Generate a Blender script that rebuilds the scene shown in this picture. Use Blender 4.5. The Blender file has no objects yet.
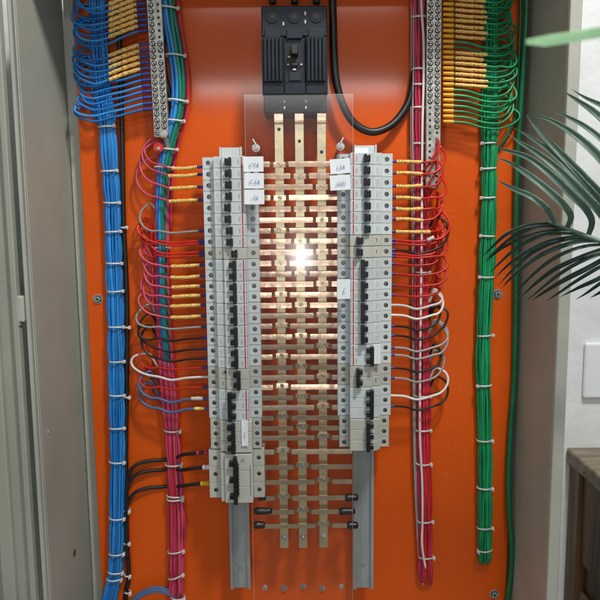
import bpy, bmesh, math, random
from mathutils import Vector, Matrix
random.seed(7)
R = math.radians
C = bpy.context.scene.collection
SC = bpy.context.scene

# ---------------------------------------------------------------- camera
FPX, S0 = 660.0, 0.0017            # focal length in photo pixels, metres per pixel at the plate
D = FPX*S0
TH, ROLL = R(7.17), R(-0.53)
Z0 = 1.30                          # height of the photo's centre above the floor
fwd = Vector((0, math.cos(TH), -math.sin(TH)))
up0 = Vector((0, math.sin(TH), math.cos(TH)))
rt = math.cos(ROLL)*Vector((1,0,0)) + math.sin(ROLL)*up0
up = -math.sin(ROLL)*Vector((1,0,0)) + math.cos(ROLL)*up0
CP = Vector((0,0,Z0)) - fwd*D
cam_d = bpy.data.cameras.new('camera'); cam = bpy.data.objects.new('camera', cam_d); C.objects.link(cam)
cam.matrix_world = Matrix(((rt.x,up.x,-fwd.x,CP.x),(rt.y,up.y,-fwd.y,CP.y),(rt.z,up.z,-fwd.z,CP.z),(0,0,0,1)))
cam_d.sensor_width = 36; cam_d.lens = 36*FPX/600
cam_d.clip_start = 0.02; cam_d.clip_end = 60
cam_d.dof.use_dof = True; cam_d.dof.focus_distance = D-0.06; cam_d.dof.aperture_fstop = 14.0
SC.camera = cam

def at(px, py, d=0.0):
    """the place d metres in front of the plate that shows at photo pixel (px, py)"""
    r = (fwd*FPX + rt*(px-300) - up*(py-300))
    return CP + r*((-d - CP.y)/r.y)

# ---------------------------------------------------------------- world and lamps
w = bpy.data.worlds.new('World'); SC.world = w; w.use_nodes = True
bg = w.node_tree.nodes['Background']; bg.inputs[0].default_value = (0.80,0.86,0.90,1); bg.inputs[1].default_value = 0.27
SC.view_settings.view_transform = 'Standard'; SC.view_settings.look = 'None'
SC.view_settings.exposure = 0.30; SC.view_settings.gamma = 1

def area(name, loc, target, sx, sy, energy, col=(1,1,1)):
    l = bpy.data.lights.new(name, 'AREA'); l.shape = 'RECTANGLE'; l.size = sx; l.size_y = sy
    l.energy = energy; l.color = col
    o = bpy.data.objects.new(name, l); C.objects.link(o); o.location = loc
    o.rotation_euler = (Vector(target)-Vector(loc)).to_track_quat('-Z','Y').to_euler()
    return o
# key: ceiling lamp in front of the cabinet, high and to the right
kt = Vector((0,0,Z0+0.25))
area('ceiling_lamp', kt + Vector((.47,-1.0,1.26))*.90, kt, .18, .18, 18, (1,.97,.92))
# ceiling fixture whose two tubes mirror in the plate and the bars
tl = CP.z + 0.90
area('tube_lamp', (0.0, CP.y-1.75, CP.z+0.74), (0,0,CP.z+0.2), 1.20, .07, 4.2, (1,.98,.95))
area('tube_lamp', (0.0, CP.y-1.75, CP.z+1.26), (0,0,CP.z+0.4), 1.20, .07, 4.2, (1,.98,.95))
area('diffuser_lamp', (0.0, CP.y-1.78, CP.z+1.00), (0,0,CP.z+0.3), 1.20, .50, .35, (1,.96,.94))
# the phone's flash
fl = bpy.data.lights.new('flash_lamp','POINT'); fl.energy = 1.6; fl.shadow_soft_size = .028; fl.color = (1,.98,.93)
flo = bpy.data.objects.new('flash_lamp', fl); C.objects.link(flo); flo.location = CP + Vector((0.005,0.0,-0.125))

# ---------------------------------------------------------------- materials
MATS = {}
def mat(name, col, rough=.5, metal=0.0, coat=0.0, noise=0.06, nscale=40.0, bump=0.0, bscale=200.0, spec=.5, col2=None, coatr=.1, aniso=None, stretch=None, transl=None):
    m = bpy.data.materials.new(name); m.use_nodes = True
    nt = m.node_tree; b = nt.nodes['Principled BSDF']
    b.inputs['Roughness'].default_value = rough; b.inputs['Metallic'].default_value = metal
    b.inputs['Coat Weight'].default_value = coat; b.inputs['Coat Roughness'].default_value = coatr
    b.inputs['Specular IOR Level'].default_value = spec
    tc = nt.nodes.new('ShaderNodeTexCoord'); mp = nt.nodes.new('ShaderNodeMapping')
    nt.links.new(tc.outputs['Object'], mp.inputs[0])
    if stretch: mp.inputs['Scale'].default_value = stretch
    n = nt.nodes.new('ShaderNodeTexNoise'); n.inputs['Scale'].default_value = nscale; n.inputs['Detail'].default_value = 5
    nt.links.new(mp.outputs[0], n.inputs['Vector'])
    cr = nt.nodes.new('ShaderNodeValToRGB')
    c2 = col2 if col2 else tuple(max(0,c*(1-noise*2.2)) for c in col)
    c1 = col if col2 else tuple(min(1,c*(1+noise)) for c in col)
    cr.color_ramp.elements[0].position = .32; cr.color_ramp.elements[1].position = .68
    cr.color_ramp.elements[0].color = (*c2,1); cr.color_ramp.elements[1].color = (*c1,1)
    nt.links.new(n.outputs['Fac'], cr.inputs[0]); nt.links.new(cr.outputs[0], b.inputs['Base Color'])
    mr = nt.nodes.new('ShaderNodeMapRange'); mr.inputs['To Min'].default_value = max(0,rough-.07); mr.inputs['To Max'].default_value = min(1,rough+.09)
    n2 = nt.nodes.new('ShaderNodeTexNoise'); n2.inputs['Scale'].default_value = nscale*.35; n2.inputs['Detail'].default_value = 6
    nt.links.new(mp.outputs[0], n2.inputs['Vector'])
    nt.links.new(n2.outputs['Fac'], mr.inputs[0]); nt.links.new(mr.outputs[0], b.inputs['Roughness'])
    if bump:
        n3 = nt.nodes.new('ShaderNodeTexNoise'); n3.inputs['Scale'].default_value = bscale; n3.inputs['Detail'].default_value = 4
        nt.links.new(mp.outputs[0], n3.inputs['Vector'])
        bp = nt.nodes.new('ShaderNodeBump'); bp.inputs['Strength'].default_value = bump; bp.inputs['Distance'].default_value = .002
        nt.links.new(n3.outputs['Fac'], bp.inputs['Height']); nt.links.new(bp.outputs[0], b.inputs['Normal'])
    if name.startswith(('pvc','breaker_w','breaker_b','ferrule','marker','nylon','leaf','copper')):
        oi = nt.nodes.new('ShaderNodeObjectInfo'); hs = nt.nodes.new('ShaderNodeHueSaturation'); m2 = nt.nodes.new('ShaderNodeMapRange')
        k = .22 if name.startswith(('pvc','leaf','marker')) else .09
        m2.inputs['To Min'].default_value = 1-k; m2.inputs['To Max'].default_value = 1+k*.6
        nt.links.new(oi.outputs['Random'], m2.inputs[0]); nt.links.new(m2.outputs[0], hs.inputs['Value'])
        nt.links.new(cr.outputs[0], hs.inputs['Color']); nt.links.new(hs.outputs[0], b.inputs['Base Color'])
    MATS[name] = m
    return m
M = MATS
def dust(m):
    """fine dust, drill swarf and faint scuffs lying on the paint"""
    nt = m.node_tree; b = nt.nodes['Principled BSDF']; src = b.inputs['Base Color'].links[0].from_socket
    tc = nt.nodes.new('ShaderNodeTexCoord')
    fac = None
    for (sc,str_,lo,hi,amt) in ((420,(1,1,1),.69,.74,.35),(34,(1,1,6),.63,.72,.10),(16,(6,1,1),.64,.74,.08)):
        mp = nt.nodes.new('ShaderNodeMapping'); mp.inputs['Scale'].default_value = str_; nt.links.new(tc.outputs['Object'], mp.inputs[0])
        n = nt.nodes.new('ShaderNodeTexNoise'); n.inputs['Scale'].default_value = sc; n.inputs['Detail'].default_value = 3; nt.links.new(mp.outputs[0], n.inputs['Vector'])
        r = nt.nodes.new('ShaderNodeMapRange'); r.inputs['From Min'].default_value = lo; r.inputs['From Max'].default_value = hi; r.inputs['To Max'].default_value = amt
        nt.links.new(n.outputs['Fac'], r.inputs[0])
        if fac is None: fac = r.outputs[0]
        else:
            a = nt.nodes.new('ShaderNodeMath'); a.operation = 'MAXIMUM'; nt.links.new(fac, a.inputs[0]); nt.links.new(r.outputs[0], a.inputs[1]); fac = a.outputs[0]
    mx = nt.nodes.new('ShaderNodeMix'); mx.data_type = 'RGBA'; mx.blend_type = 'MIX'
    mx.inputs[7].default_value = (.62,.36,.22,1)
    nt.links.new(fac, mx.inputs[0]); nt.links.new(src, mx.inputs[6]); nt.links.new(mx.outputs[2], b.inputs['Base Color'])
mat('orange_paint', (.72,.098,.004), .50, coat=.42, coatr=.10, noise=.05, nscale=5, bump=.05, bscale=190, spec=.12)
dust(MATS['orange_paint'])
mat('grey_paint', (.37,.375,.315), .42, noise=.05, nscale=7, bump=.12, bscale=300, coat=.15, coatr=.3)
mat('grey_paint_lit', (.45,.46,.40), .42, noise=.05, nscale=9, bump=.12, bscale=300)  # cabinet grey made lighter, painting in room light on front-facing steel
mat('gap_black', (.012,.014,.013), .7)  # near-black standing in for shade in the door gap
mat('breaker_white', (.60,.655,.66), .38, noise=.03, nscale=60, bump=.05, bscale=500)
mat('breaker_beige', (.51,.515,.455), .42, noise=.04, nscale=60, bump=.05, bscale=500)
mat('breaker_black', (.010,.010,.011), .34, noise=.1)
mat('breaker_red', (.50,.055,.07), .45)
mat('breaker_green', (.06,.16,.09), .5)
mat('print_grey', (.33,.37,.38), .5)
mat('hole_dark', (.02,.022,.024), .6)
mat('screw_metal', (.55,.55,.53), .38, metal=.7, noise=.2, nscale=300)
mat('zinc', (.42,.46,.47), .42, metal=.55, noise=.12, nscale=30, stretch=(1,1,.2))
mat('nickel', (.52,.51,.46), .42, metal=.75, noise=.2, nscale=90)
mat('copper_tinned', (.88,.63,.45), .25, metal=1.0, noise=.15, nscale=30, bump=.30, bscale=55, col2=(.66,.47,.33))
mat('copper_unlit', (.74,.57,.40), .27, metal=.95, noise=.15, nscale=30, bump=.30, bscale=55, col2=(.56,.43,.31))  # crossbar copper darkened, shade painted in for the unlit lower rows
mat('brass_bar', (.78,.66,.42), .34, metal=.9, noise=.12, nscale=26, bump=.25, bscale=45, col2=(.62,.54,.36))
mat('mccb_black', (.009,.018,.028), .46, spec=.35, noise=.15, nscale=40, bump=.2, bscale=400)
mat('mccb_dark', (.014,.018,.022), .55, noise=.15)
mat('cable_black', (.012,.013,.014), .42, noise=.2)
mat('heatshrink', (.008,.008,.009), .32)
mat('pvc_blue', (.014,.20,.60), .36, noise=.12, nscale=25)
mat('pvc_blue_light', (.035,.31,.76), .36, noise=.12, nscale=25)
mat('pvc_blue_grey', (.09,.17,.36), .42, noise=.1)
mat('pvc_green', (.004,.25,.085), .36, noise=.15, nscale=25)
mat('pvc_green_light', (.010,.35,.13), .36, noise=.15, nscale=25)
mat('pvc_green_dark', (.004,.13,.05), .40, noise=.1)
mat('pvc_teal', (.006,.22,.15), .36, noise=.1)
mat('pvc_magenta', (.58,.028,.085), .38, noise=.12, nscale=25)
mat('pvc_magenta_light', (.66,.085,.16), .38, noise=.12, nscale=25)
mat('pvc_red', (.62,.022,.016), .36, noise=.1)
mat('pvc_white', (.72,.70,.66), .42, noise=.05)
mat('pvc_grey', (.36,.35,.34), .42, noise=.06)
mat('pvc_black', (.018,.012,.012), .42, noise=.1)
mat('ferrule_blue', (.020,.045,.30), .42)
mat('ferrule_yellow', (.82,.42,.015), .42, noise=.08)
mat('nylon_white', (.66,.64,.62), .40, noise=.05)
mat('paper_white', (.78,.82,.86), .6, noise=.02, nscale=30)
mat('ink_blue', (.25,.29,.48), .6)
mat('wall_white', (.76,.79,.79), .75, noise=.04, nscale=18, bump=.6, bscale=55)
mat('switch_white', (.80,.83,.87), .35, noise=.01)
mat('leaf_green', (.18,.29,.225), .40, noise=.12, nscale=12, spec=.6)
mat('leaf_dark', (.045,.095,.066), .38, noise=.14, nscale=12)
mat('leaf_pale', (.55,.80,.55), .45, noise=.1, nscale=14)
mat('stem_green', (.12,.20,.15), .45, noise=.12)
mat('hole_rust', (.10,.06,.04), .8)
# yellow marker sleeves: amber beads with dark print
def sleeve_mat():
    m = mat('marker_yellow', (.86,.50,.10), .42, noise=.1)
    nt = m.node_tree; b = nt.nodes['Principled BSDF']
    v = nt.nodes.new('ShaderNodeTexNoise'); v.inputs['Scale'].default_value = 420; v.inputs['Detail'].default_value = 1
    tc = nt.nodes.new('ShaderNodeTexCoord'); nt.links.new(tc.outputs['Object'], v.inputs['Vector'])
    cr = nt.nodes.new('ShaderNodeValToRGB'); cr.color_ramp.interpolation = 'EASE'
    cr.color_ramp.elements[0].position = .36; cr.color_ramp.elements[0].color = (.38,.17,.035,1)
    cr.color_ramp.elements[1].position = .46; cr.color_ramp.elements[1].color = (.92,.60,.17,1)
    nt.links.new(v.outputs['Fac'], cr.inputs[0]); nt.links.new(cr.outputs[0], b.inputs['Base Color'])
sleeve_mat()
def wood_mat():
    m = mat('wood', (.22,.115,.045), .5, noise=.4, nscale=9, stretch=(5,5,.5), col2=(.055,.028,.013), bump=.5, bscale=60)
    mat('wood_top', (.30,.24,.17), .55, noise=.4, nscale=14, stretch=(.6,4,4), col2=(.13,.10,.07), bump=.4, bscale=60)
wood_mat()
def acrylic():
    m = bpy.data.materials.new('clear_acrylic'); m.use_nodes = True; nt = m.node_tree
    for n in list(nt.nodes):
        if n.type != 'OUTPUT_MATERIAL': nt.nodes.remove(n)
    out = nt.nodes['Material Output']
    tr = nt.nodes.new('ShaderNodeBsdfTransparent'); tr.inputs[0].default_value = (.985,.985,.99,1)
    gl = nt.nodes.new('ShaderNodeBsdfGlossy'); gl.inputs['Color'].default_value = (1,1,1,1); gl.inputs['Roughness'].default_value = .13
    lw = nt.nodes.new('ShaderNodeLayerWeight'); lw.inputs['Blend'].default_value = .5
    pw = nt.nodes.new('ShaderNodeMath'); pw.operation = 'POWER'; pw.inputs[1].default_value = 5; nt.links.new(lw.outputs['Facing'], pw.inputs[0])
    fr = nt.nodes.new('ShaderNodeMath'); fr.operation = 'MULTIPLY_ADD'; fr.inputs[1].default_value = .8; fr.inputs[2].default_value = .020; nt.links.new(pw.outputs[0], fr.inputs[0])
    mx = nt.nodes.new('ShaderNodeMixShader')
    n = nt.nodes.new('ShaderNodeTexNoise'); n.inputs['Scale'].default_value = 14; n.inputs['Detail'].default_value = 6
    mr = nt.nodes.new('ShaderNodeMapRange'); mr.inputs['To Min'].default_value = .07; mr.inputs['To Max'].default_value = .20
    tc = nt.nodes.new('ShaderNodeTexCoord'); nt.links.new(tc.outputs['Object'], n.inputs['Vector'])
    nt.links.new(n.outputs['Fac'], mr.inputs[0]); nt.links.new(mr.outputs[0], gl.inputs['Roughness'])
    nt.links.new(fr.outputs[0], mx.inputs[0]); nt.links.new(tr.outputs[0], mx.inputs[1]); nt.links.new(gl.outputs[0], mx.inputs[2])
    nt.links.new(mx.outputs[0], out.inputs[0]); MATS['clear_acrylic'] = m
acrylic()
def acrylic_edge():
    m = bpy.data.materials.new('acrylic_edge'); m.use_nodes = True; nt = m.node_tree; b = nt.nodes['Principled BSDF']
    b.inputs['Base Color'].default_value = (.75,.72,.70,1); b.inputs['Roughness'].default_value = .3; b.inputs['Alpha'].default_value = .15
    MATS['acrylic_edge'] = m
acrylic_edge()

# ---------------------------------------------------------------- helpers
def ordn(n):
    if 10 <= n % 100 <= 20: s = 'th'
    else: s = {1:'st',2:'nd',3:'rd'}.get(n % 10,'th')
    W = ['','topmost','second','third','fourth','fifth','sixth','seventh','eighth','ninth','tenth','eleventh','twelfth']
    return W[n] if n < len(W) else '%d%s' % (n, s)
def tag(o, label, cat, group=None):
    o['label'] = label; o['category'] = cat
    if group: o['group'] = group
    return o
def empty(name, loc=(0,0,0)):
    o = bpy.data.objects.new(name, None); C.objects.link(o); o.location = loc; o.empty_display_size = .01
    return o
def thing(name, label, cat, loc, group=None): return tag(empty(name, loc), label, cat, group)
def mesh_from(bm, name, m, smooth=False):
    me = bpy.data.meshes.new(name); bmesh.ops.recalc_face_normals(bm, faces=bm.faces[:]); bm.to_mesh(me); bm.free()
    for k in (m if isinstance(m,(list,tuple)) else [m]): me.materials.append(MATS[k])
    if smooth:
        for p in me.polygons: p.use_smooth = True
    return me
def link(name, me, parent=None, loc=(0,0,0)):
    """loc is a world place; a child is stored relative to its parent"""
    o = bpy.data.objects.new(name, me); C.objects.link(o)
    if parent is not None:
        o.parent = parent; base = Vector((0,0,0)); p = parent
        while p is not None: base += p.location; p = p.parent
        o.location = Vector(loc)-base
    else: o.location = loc
    return o
def obj(name, bm, m, parent=None, loc=(0,0,0), smooth=False): return link(name, mesh_from(bm, name, m, smooth), parent, loc)
def box(bm, x0,x1,y0,y1,z0,z1, bev=0.0, seg=1, mi=0, rot=0):
    r = bmesh.ops.create_cube(bm, size=1.0)
    vs = r['verts']
    c = Vector(((x0+x1)/2,(y0+y1)/2,(z0+z1)/2)); s = Vector((abs(x1-x0),abs(y1-y0),abs(z1-z0)))
    for v in vs:
        v.co = Vector((v.co.x*s.x, v.co.y*s.y, v.co.z*s.z))
        if rot: v.co.rotate(Matrix.Rotation(rot,3,'Y'))
        v.co += c
    fs = set(f for v in vs for f in v.link_faces)
    for f in fs: f.material_index = mi
    if bev:
        es = list(set(e for v in vs for e in v.link_edges))
        bmesh.ops.bevel(bm, geom=es, offset=bev, segments=seg, profile=.5, affect='EDGES', clamp_overlap=True)
def cyl(bm, cx, y0, y1, cz, r, seg=16, r2=None, mi=0):
    """round pin along y"""
    r2 = r if r2 is None else r2
    a = [bm.verts.new((cx+r*math.cos(2*math.pi*i/seg), y0, cz+r*math.sin(2*math.pi*i/seg))) for i in range(seg)]
    b = [bm.verts.new((cx+r2*math.cos(2*math.pi*i/seg), y1, cz+r2*math.sin(2*math.pi*i/seg))) for i in range(seg)]
    fs = [bm.faces.new(a), bm.faces.new(b)] + [bm.faces.new((a[i],a[(i+1)%seg],b[(i+1)%seg],b[i])) for i in range(seg)]
    for f in fs: f.material_index = mi
def catmull(P, step):
    """resample control points to a smooth line"""
    P = [Vector(p) for p in P]
    if len(P) == 2:
        n = max(2,int((P[1]-P[0]).length/step)); return [P[0].lerp(P[1], i/n) for i in range(n+1)]
    Q = [P[0]*2-P[1]] + P + [P[-1]*2-P[-2]]
    out = []
    for i in range(1, len(Q)-2):
        p0,p1,p2,p3 = Q[i-1],Q[i],Q[i+1],Q[i+2]
        d0 = max(1e-6,(p1-p0).length**.5); d1 = max(1e-6,(p2-p1).length**.5); d2 = max(1e-6,(p3-p2).length**.5)
        m1 = (p1-p0)/d0-(p2-p0)/(d0+d1)+(p2-p1)/d1; m2 = (p2-p1)/d1-(p3-p1)/(d1+d2)+(p3-p2)/d2
        m1 *= d1; m2 *= d1
        n = max(1, int((p2-p1).length/step))
        for k in range(n):
            t = k/n; t2=t*t; t3=t2*t
            out.append(p1*(2*t3-3*t2+1)+m1*(t3-2*t2+t)+p2*(-2*t3+3*t2)+m2*(t3-t2))
    out.append(P[-1]); return out
def tube(bm, pts, r, seg=7, rf=None, flat=None):
    """sweep a circle of radius r (or rf(t)) along pts"""
    n = len(pts); rings = []; ref = None
    for i, p in enumerate(pts):
        t = (pts[min(i+1,n-1)]-pts[max(i-1,0)]).normalized()
        if ref is None: ref = Vector((0,1,0)) if abs(t.y) < .8 else Vector((1,0,0))
        ref = (ref - t*ref.dot(t)).normalized(); b = t.cross(ref)
        rr = r*(rf(i/(n-1)) if rf else 1)
        rings.append([bm.verts.new(p + (ref*math.cos(2*math.pi*k/seg)+b*math.sin(2*math.pi*k/seg))*rr) for k in range(seg)])
    for i in range(n-1):
        for k in range(seg):
            bm.faces.new((rings[i][k],rings[i][(k+1)%seg],rings[i+1][(k+1)%seg],rings[i+1][k]))
    bm.faces.new(rings[0]); bm.faces.new(list(reversed(rings[-1])))
def wire_mesh(pts, r, m, name, seg=7, rf=None, org=None):
    bm = bmesh.new(); o = org if org is not None else pts[0]
    tube(bm, [p-o for p in pts], r, seg, rf)
    return mesh_from(bm, name, m, True)
def px_path(P, step=.004): return catmull([at(*p) for p in P], step)

# ---------------------------------------------------------------- the setting: wall behind
bm = bmesh.new()
box(bm, -3.0,3.0, .060,.16, 0,3.0)
o = obj('back_wall', bm, 'wall_white'); o['kind'] = 'structure'; o.name='wall'

# ---------------------------------------------------------------- cabinet
H = .165                                            # depth of the cabinet in front of the plate
xl = (at(19.5,0,H).x + at(57,0,-.02).x)/2; xr = (at(565.5,0,H).x + at(528,0,-.02).x)/2
xl = at(19.5,0,H).x*.6 + at(57,0,-.02).x*.4; xr = at(565.5,0,H).x*.6 + at(528,0,-.02).x*.4 + .0022
ztop = at(300,-28,0).z; zbot = at(300,690,0).z; zc = (ztop+zbot)/2
cab = thing('electrical_cabinet', 'grey painted steel electrical cabinet with its door swung open around an orange plate', 'cabinet', (0,0,zbot))
T = .0016
def cpart(name, m, *bx, parent=cab, bev=.0006):
    bm = bmesh.new()
    for b in bx: box(bm, *b, bev=bev)
    return obj(name, bm, m, parent, (0,0,0))
cpart('back_panel', 'grey_paint_lit', (xl+T,xr-T, .020,.022, zbot+T,ztop-T))
sl = cpart('side_panel', 'grey_paint', (xl-T,xl, -H,.022, zbot,ztop))
sr = cpart('side_panel', 'grey_paint', (xr,xr+T, -H,.022, zbot,ztop))
cpart('top_panel', 'grey_paint', (xl,xr, -H,.022, ztop-T,ztop))
cpart('bottom_panel', 'grey_paint', (xl,xr, -H,.022, zbot,zbot+T))
# outward front flanges with a folded rain lip
a5 = at(5.5,0,H).x; a13 = at(13.5,0,H).x
cpart('front_flange', 'grey_paint_lit', (a13,xl-T-.0001, -H-.003,-H+.010, zbot,ztop), (a5,a13-.0003, -H+.002,-H+.010, zbot,ztop), bev=.0012)
b1 = at(569.5,0,H).x; b2 = at(582,0,H).x; XOUT = b2
cpart('front_flange', 'grey_paint_lit', (xr+T+.0001,b1, -H,-H+.012, zbot,ztop), (b1+.0003,b2, -H-.004,.05, zbot,ztop), bev=.0012)
# holes and screws seen on the left side panel
for (px,py,dd,rr) in ((56,553,.06,.0058),(47,432,.14,.0025)):
    p = at(px,py,dd)
    bm = bmesh.new(); r_ = bmesh.ops.create_cone(bm, segments=20, radius1=rr, radius2=rr, depth=.0012, cap_ends=True)
    bmesh.ops.rotate(bm, verts=bm.verts, matrix=Matrix.Rotation(R(90),3,'Y'))
    ho = obj('knockout_hole' if rr>.004 else 'rivet', bm, 'hole_rust' if rr>.004 else 'grey_paint_lit', sl, (xl+.0004,p.y,p.z))
# hinge
hp = at(26,296,H); hq = at(26,322,H)
bm = bmesh.new(); box(bm, a5-.011,a5-.001, -H-.002,-H+.010, hq.z,hp.z, bev=.002, seg=2); obj('hinge', bm, 'grey_paint_lit', cab)
bm = bmesh.new(); cyl(bm, a5-.008, -H-.0035, -H+.006, hq.z-.003, .0022, 12); obj('hinge_pin', bm, 'screw_metal', cab)
# swung open door with return edge; an added black strip paints the shade in its gap
dx = at(-0.5,0,H).x
bm = bmesh.new()
box(bm, a5-.016,a5-.0124, -H+.010,-H+.018, zbot,ztop)
obj('gap_shade', bm, 'gap_black', cab)
bm = bmesh.new()
box(bm, dx-.009,dx-.0004, -H-.004,-H+.010, zbot+.002,ztop-.002, bev=.0015, seg=2)
box(bm, dx-.52,dx-.0094, -H+.004,-H+.010, zbot+.002,ztop-.002, bev=.001)
box(bm, dx-.050,dx-.030, -H-.006,-H+.0035, zbot+.03,ztop-.03, bev=.002, seg=2)
obj('door', bm, 'grey_paint', cab)

# ---------------------------------------------------------------- orange plate
pxl = at(72.5,0,0).x*.5+at(102,600,0).x*.5; pxr = at(525,0,0).x*.5+at(506,600,0).x*.5
pl = thing('mounting_plate', 'glossy orange painted steel mounting plate at the back of the cabinet', 'mounting plate', (0,0,zbot+.03))
bm = bmesh.new(); box(bm, pxl,pxr, 0,.003, zbot+.03,ztop-.012, bev=.0008); obj('plate', bm, 'orange_paint', pl)
def bolt(px,py,d,parent,r=.006,m='screw_metal',wash=True,name='bolt'):
    p = at(px,py,d); bm = bmesh.new()
    if wash: cyl(bm,0,0,-.0012,0,r*1.35,20)
    cyl(bm,0,-.0012,-.004,0,r*.85,6 if r>.004 else 12)
    cyl(bm,0,-.004,-.0046,0,r*.35,8,mi=1)
    if wash: cyl(bm,0,-.0012,-.0014,0,r*1.0,20,mi=1)
    return obj(name, bm, [m,'hole_dark'], parent, p)
for q in ((98,299),(497.5,294),(494,594),(104,640)): bolt(*q,0,pl,.0062)

# ---------------------------------------------------------------- DIN rails
def rail(pxc_top, py_top, pxc_bot, py_bot, label):
    x = (at(pxc_top,py_top,.03).x + at(pxc_bot,py_bot,.03).x)/2
    z1 = at(pxc_top,py_top,.034).z; z0 = at(pxc_bot,py_bot,.034).z
    t = thing('din_rail', label, 'rail', (x,0,z0), 'steel rails carrying the breakers')
    bm = bmesh.new(); e=.0175; 
    for s in (-1,1):
        box(bm, min(s*e,s*.0135),max(s*e,s*.0135), -.0340,-.0326, 0,z1-z0, bev=.0003)
        box(bm, min(s*.0135,s*.0122),max(s*.0135,s*.0122), -.0340,-.0266, 0,z1-z0)
        box(bm, min(s*.0045,s*.0035),max(s*.0045,s*.0035), -.0284,-.0280, 0,z1-z0)
    box(bm, -.0122,.0122, -.0280,-.0266, 0,z1-z0)
    obj('rail', bm, 'zinc', t, (x,0,z0))
    bm = bmesh.new(); box(bm,-.008,.008,-.0266,-.0003,.02,.05); box(bm,-.008,.008,-.0266,-.0003,(z1-z0)-.05,(z1-z0)-.02)
    obj('spacer', bm, 'zinc', t, (x,0,z0))
    return t, x, z0
for (a,b,c,d_,lab,sy) in ((232.5,147.5,239.8,589.5,'galvanised steel rail under the left column of breakers, bare at its bottom end',569.5),
                       (361.5,145.5,366,589.5,'galvanised steel rail under the right column of breakers, longer bare lower end',567.5)):
    t,x,z0 = rail(a,b,c,d_,lab)
    p = at(0,sy,.028); bm = bmesh.new(); cyl(bm,0,0,-.0016,0,.0032,14); box(bm,-.0022,.0022,-.0018,-.0014,-.0004,.0004,mi=1)
    obj('screw', bm, ['screw_metal','hole_dark'], t, (x,-.028,p.z))
    z1 = at(a, b, .034).z
    bm = bmesh.new()
    for s in (-1,1): box(bm, min(s*.0178,s*.0150),max(s*.0178,s*.0150), -.046,-.030, -.030,0, bev=.0006)
    box(bm, -.0148,.0148, -.044,-.030, -.030,-.001, bev=.0008)
    obj('end_stop', bm, 'breaker_white', t, (x,0,z1))

# ---------------------------------------------------------------- breakers
# local: t = mm from the column centre, positive towards the wires; depth in mm; one pole of width p (z 0..-p)
def pole_body(bm, side, p, z_top, wide, n_last, deep):
    g = .00025
    za, zb = z_top-g, z_top-p+g
    hw, nz0, nz1, md, term = wide
    def slab(t0,t1,d0,d1,b=.0006): box(bm, min(side*t0,side*t1),max(side*t0,side*t1), -d1,-d0, zb,za, bev=b)
    slab(nz0, nz1, .034, deep)                # nose
    slab(nz1+.0002, md, .036, deep-.006)      # shoulder
    # terminals: front faces with a real round recess
    for (t0,t1) in ((md+.0002, hw),(-hw, nz0-.0002)):
        x0,x1 = sorted((side*t0,side*t1)); y0,y1 = -term,-.036
        cx,cz = (x0+x1)/2,(za+zb)/2; rr = min(.0036,(x1-x0)*.28)
        cor = [bm.verts.new((x,y0,z)) for (x,z) in ((x1,za),(x0,za),(x0,zb),(x1,zb))]
        bak = [bm.verts.new((x,y1,z)) for (x,z) in ((x1,za),(x0,za),(x0,zb),(x1,zb))]
        ring = [bm.verts.new((cx+rr*math.cos(R(30*i)),y0,cz+rr*math.sin(R(30*i)))) for i in range(12)]
        deepr = [bm.verts.new((cx+rr*math.cos(R(30*i)),y0+.006,cz+rr*math.sin(R(30*i)))) for i in range(12)]
        for k in range(4):
            for j in range(3): bm.faces.new((cor[k], ring[(3*k+j)%12], ring[(3*k+j+1)%12]))
            bm.faces.new((cor[k], ring[(3*k+3)%12], cor[(k+1)%4]))
            bm.faces.new((cor[k],cor[(k+1)%4],bak[(k+1)%4],bak[k]))
        bm.faces.new(bak)
        for i in range(12):
            f = bm.faces.new((ring[i],ring[(i+1)%12],deepr[(i+1)%12],deepr[i])); f.material_index = 1
        f = bm.faces.new(deepr); f.material_index = 1
cache = {}
def screw_mesh(kind=0):
    if ('screw',kind) in cache: return cache[('screw',kind)]
    bm = bmesh.new(); cyl(bm,0,0,-.0026,0,.0025,14); a = R((20,75,130)[kind])
    box(bm,-.0023,.0023,-.0030,-.00245,-.00035,.00035,mi=1,rot=a)
    box(bm,-.0004,.0004,-.0030,-.00243,-.0020,.0020,mi=1,rot=a)
    me = mesh_from(bm,'terminal_screw',['screw_metal','hole_dark']); cache[('screw',kind)] = me; return me
def handle_mesh(side, n, p, t0, t1, bar_in, deep):
    """t0..t1 span of the lever; bar_in: the cross bar lies on the busbar side"""
    bm = bmesh.new()
    def slab(a,b,d0,d1,z0,z1,bv=.0007): box(bm, min(side*a,side*b),max(side*a,side*b), -d1,-d0, z0,z1, bev=bv)
    tt = t1-t0
    if n == 1:
        zc_ = -p/2
        b0,b1 = (t0,t0+tt*.42) if bar_in else (t1-tt*.42,t1)
        slab(b0,b1, deep-.004,deep+.011, zc_-.0060,zc_+.0060)
        slab(t0+tt*.15,t1-tt*.15, deep-.003,deep+.008, zc_-.0040,zc_+.0040)
        e0,e1 = (t1-tt*.30,t1) if bar_in else (t0,t0+tt*.30)
        slab(e0,e1, deep-.002,deep+.007, zc_-.0052,zc_+.0052)
    else:
        b0,b1 = (t0,t0+tt*.48) if bar_in else (t1-tt*.48,t1)
        slab(b0,b1, deep+.003,deep+.012, -n*p+.0018,-.0018)
        for k in range(n):
            z = -(k+.5)*p
            slab(t0+.0003 if bar_in else t0, t1 if bar_in else t1-.0003, deep-.003,deep+.009, z-.0040,z+.0040)
            slab(b0,b1, deep-.003,deep+.0035, z-.0052,z+.0052)
    return mesh_from(bm,'lever','breaker_black')
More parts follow.
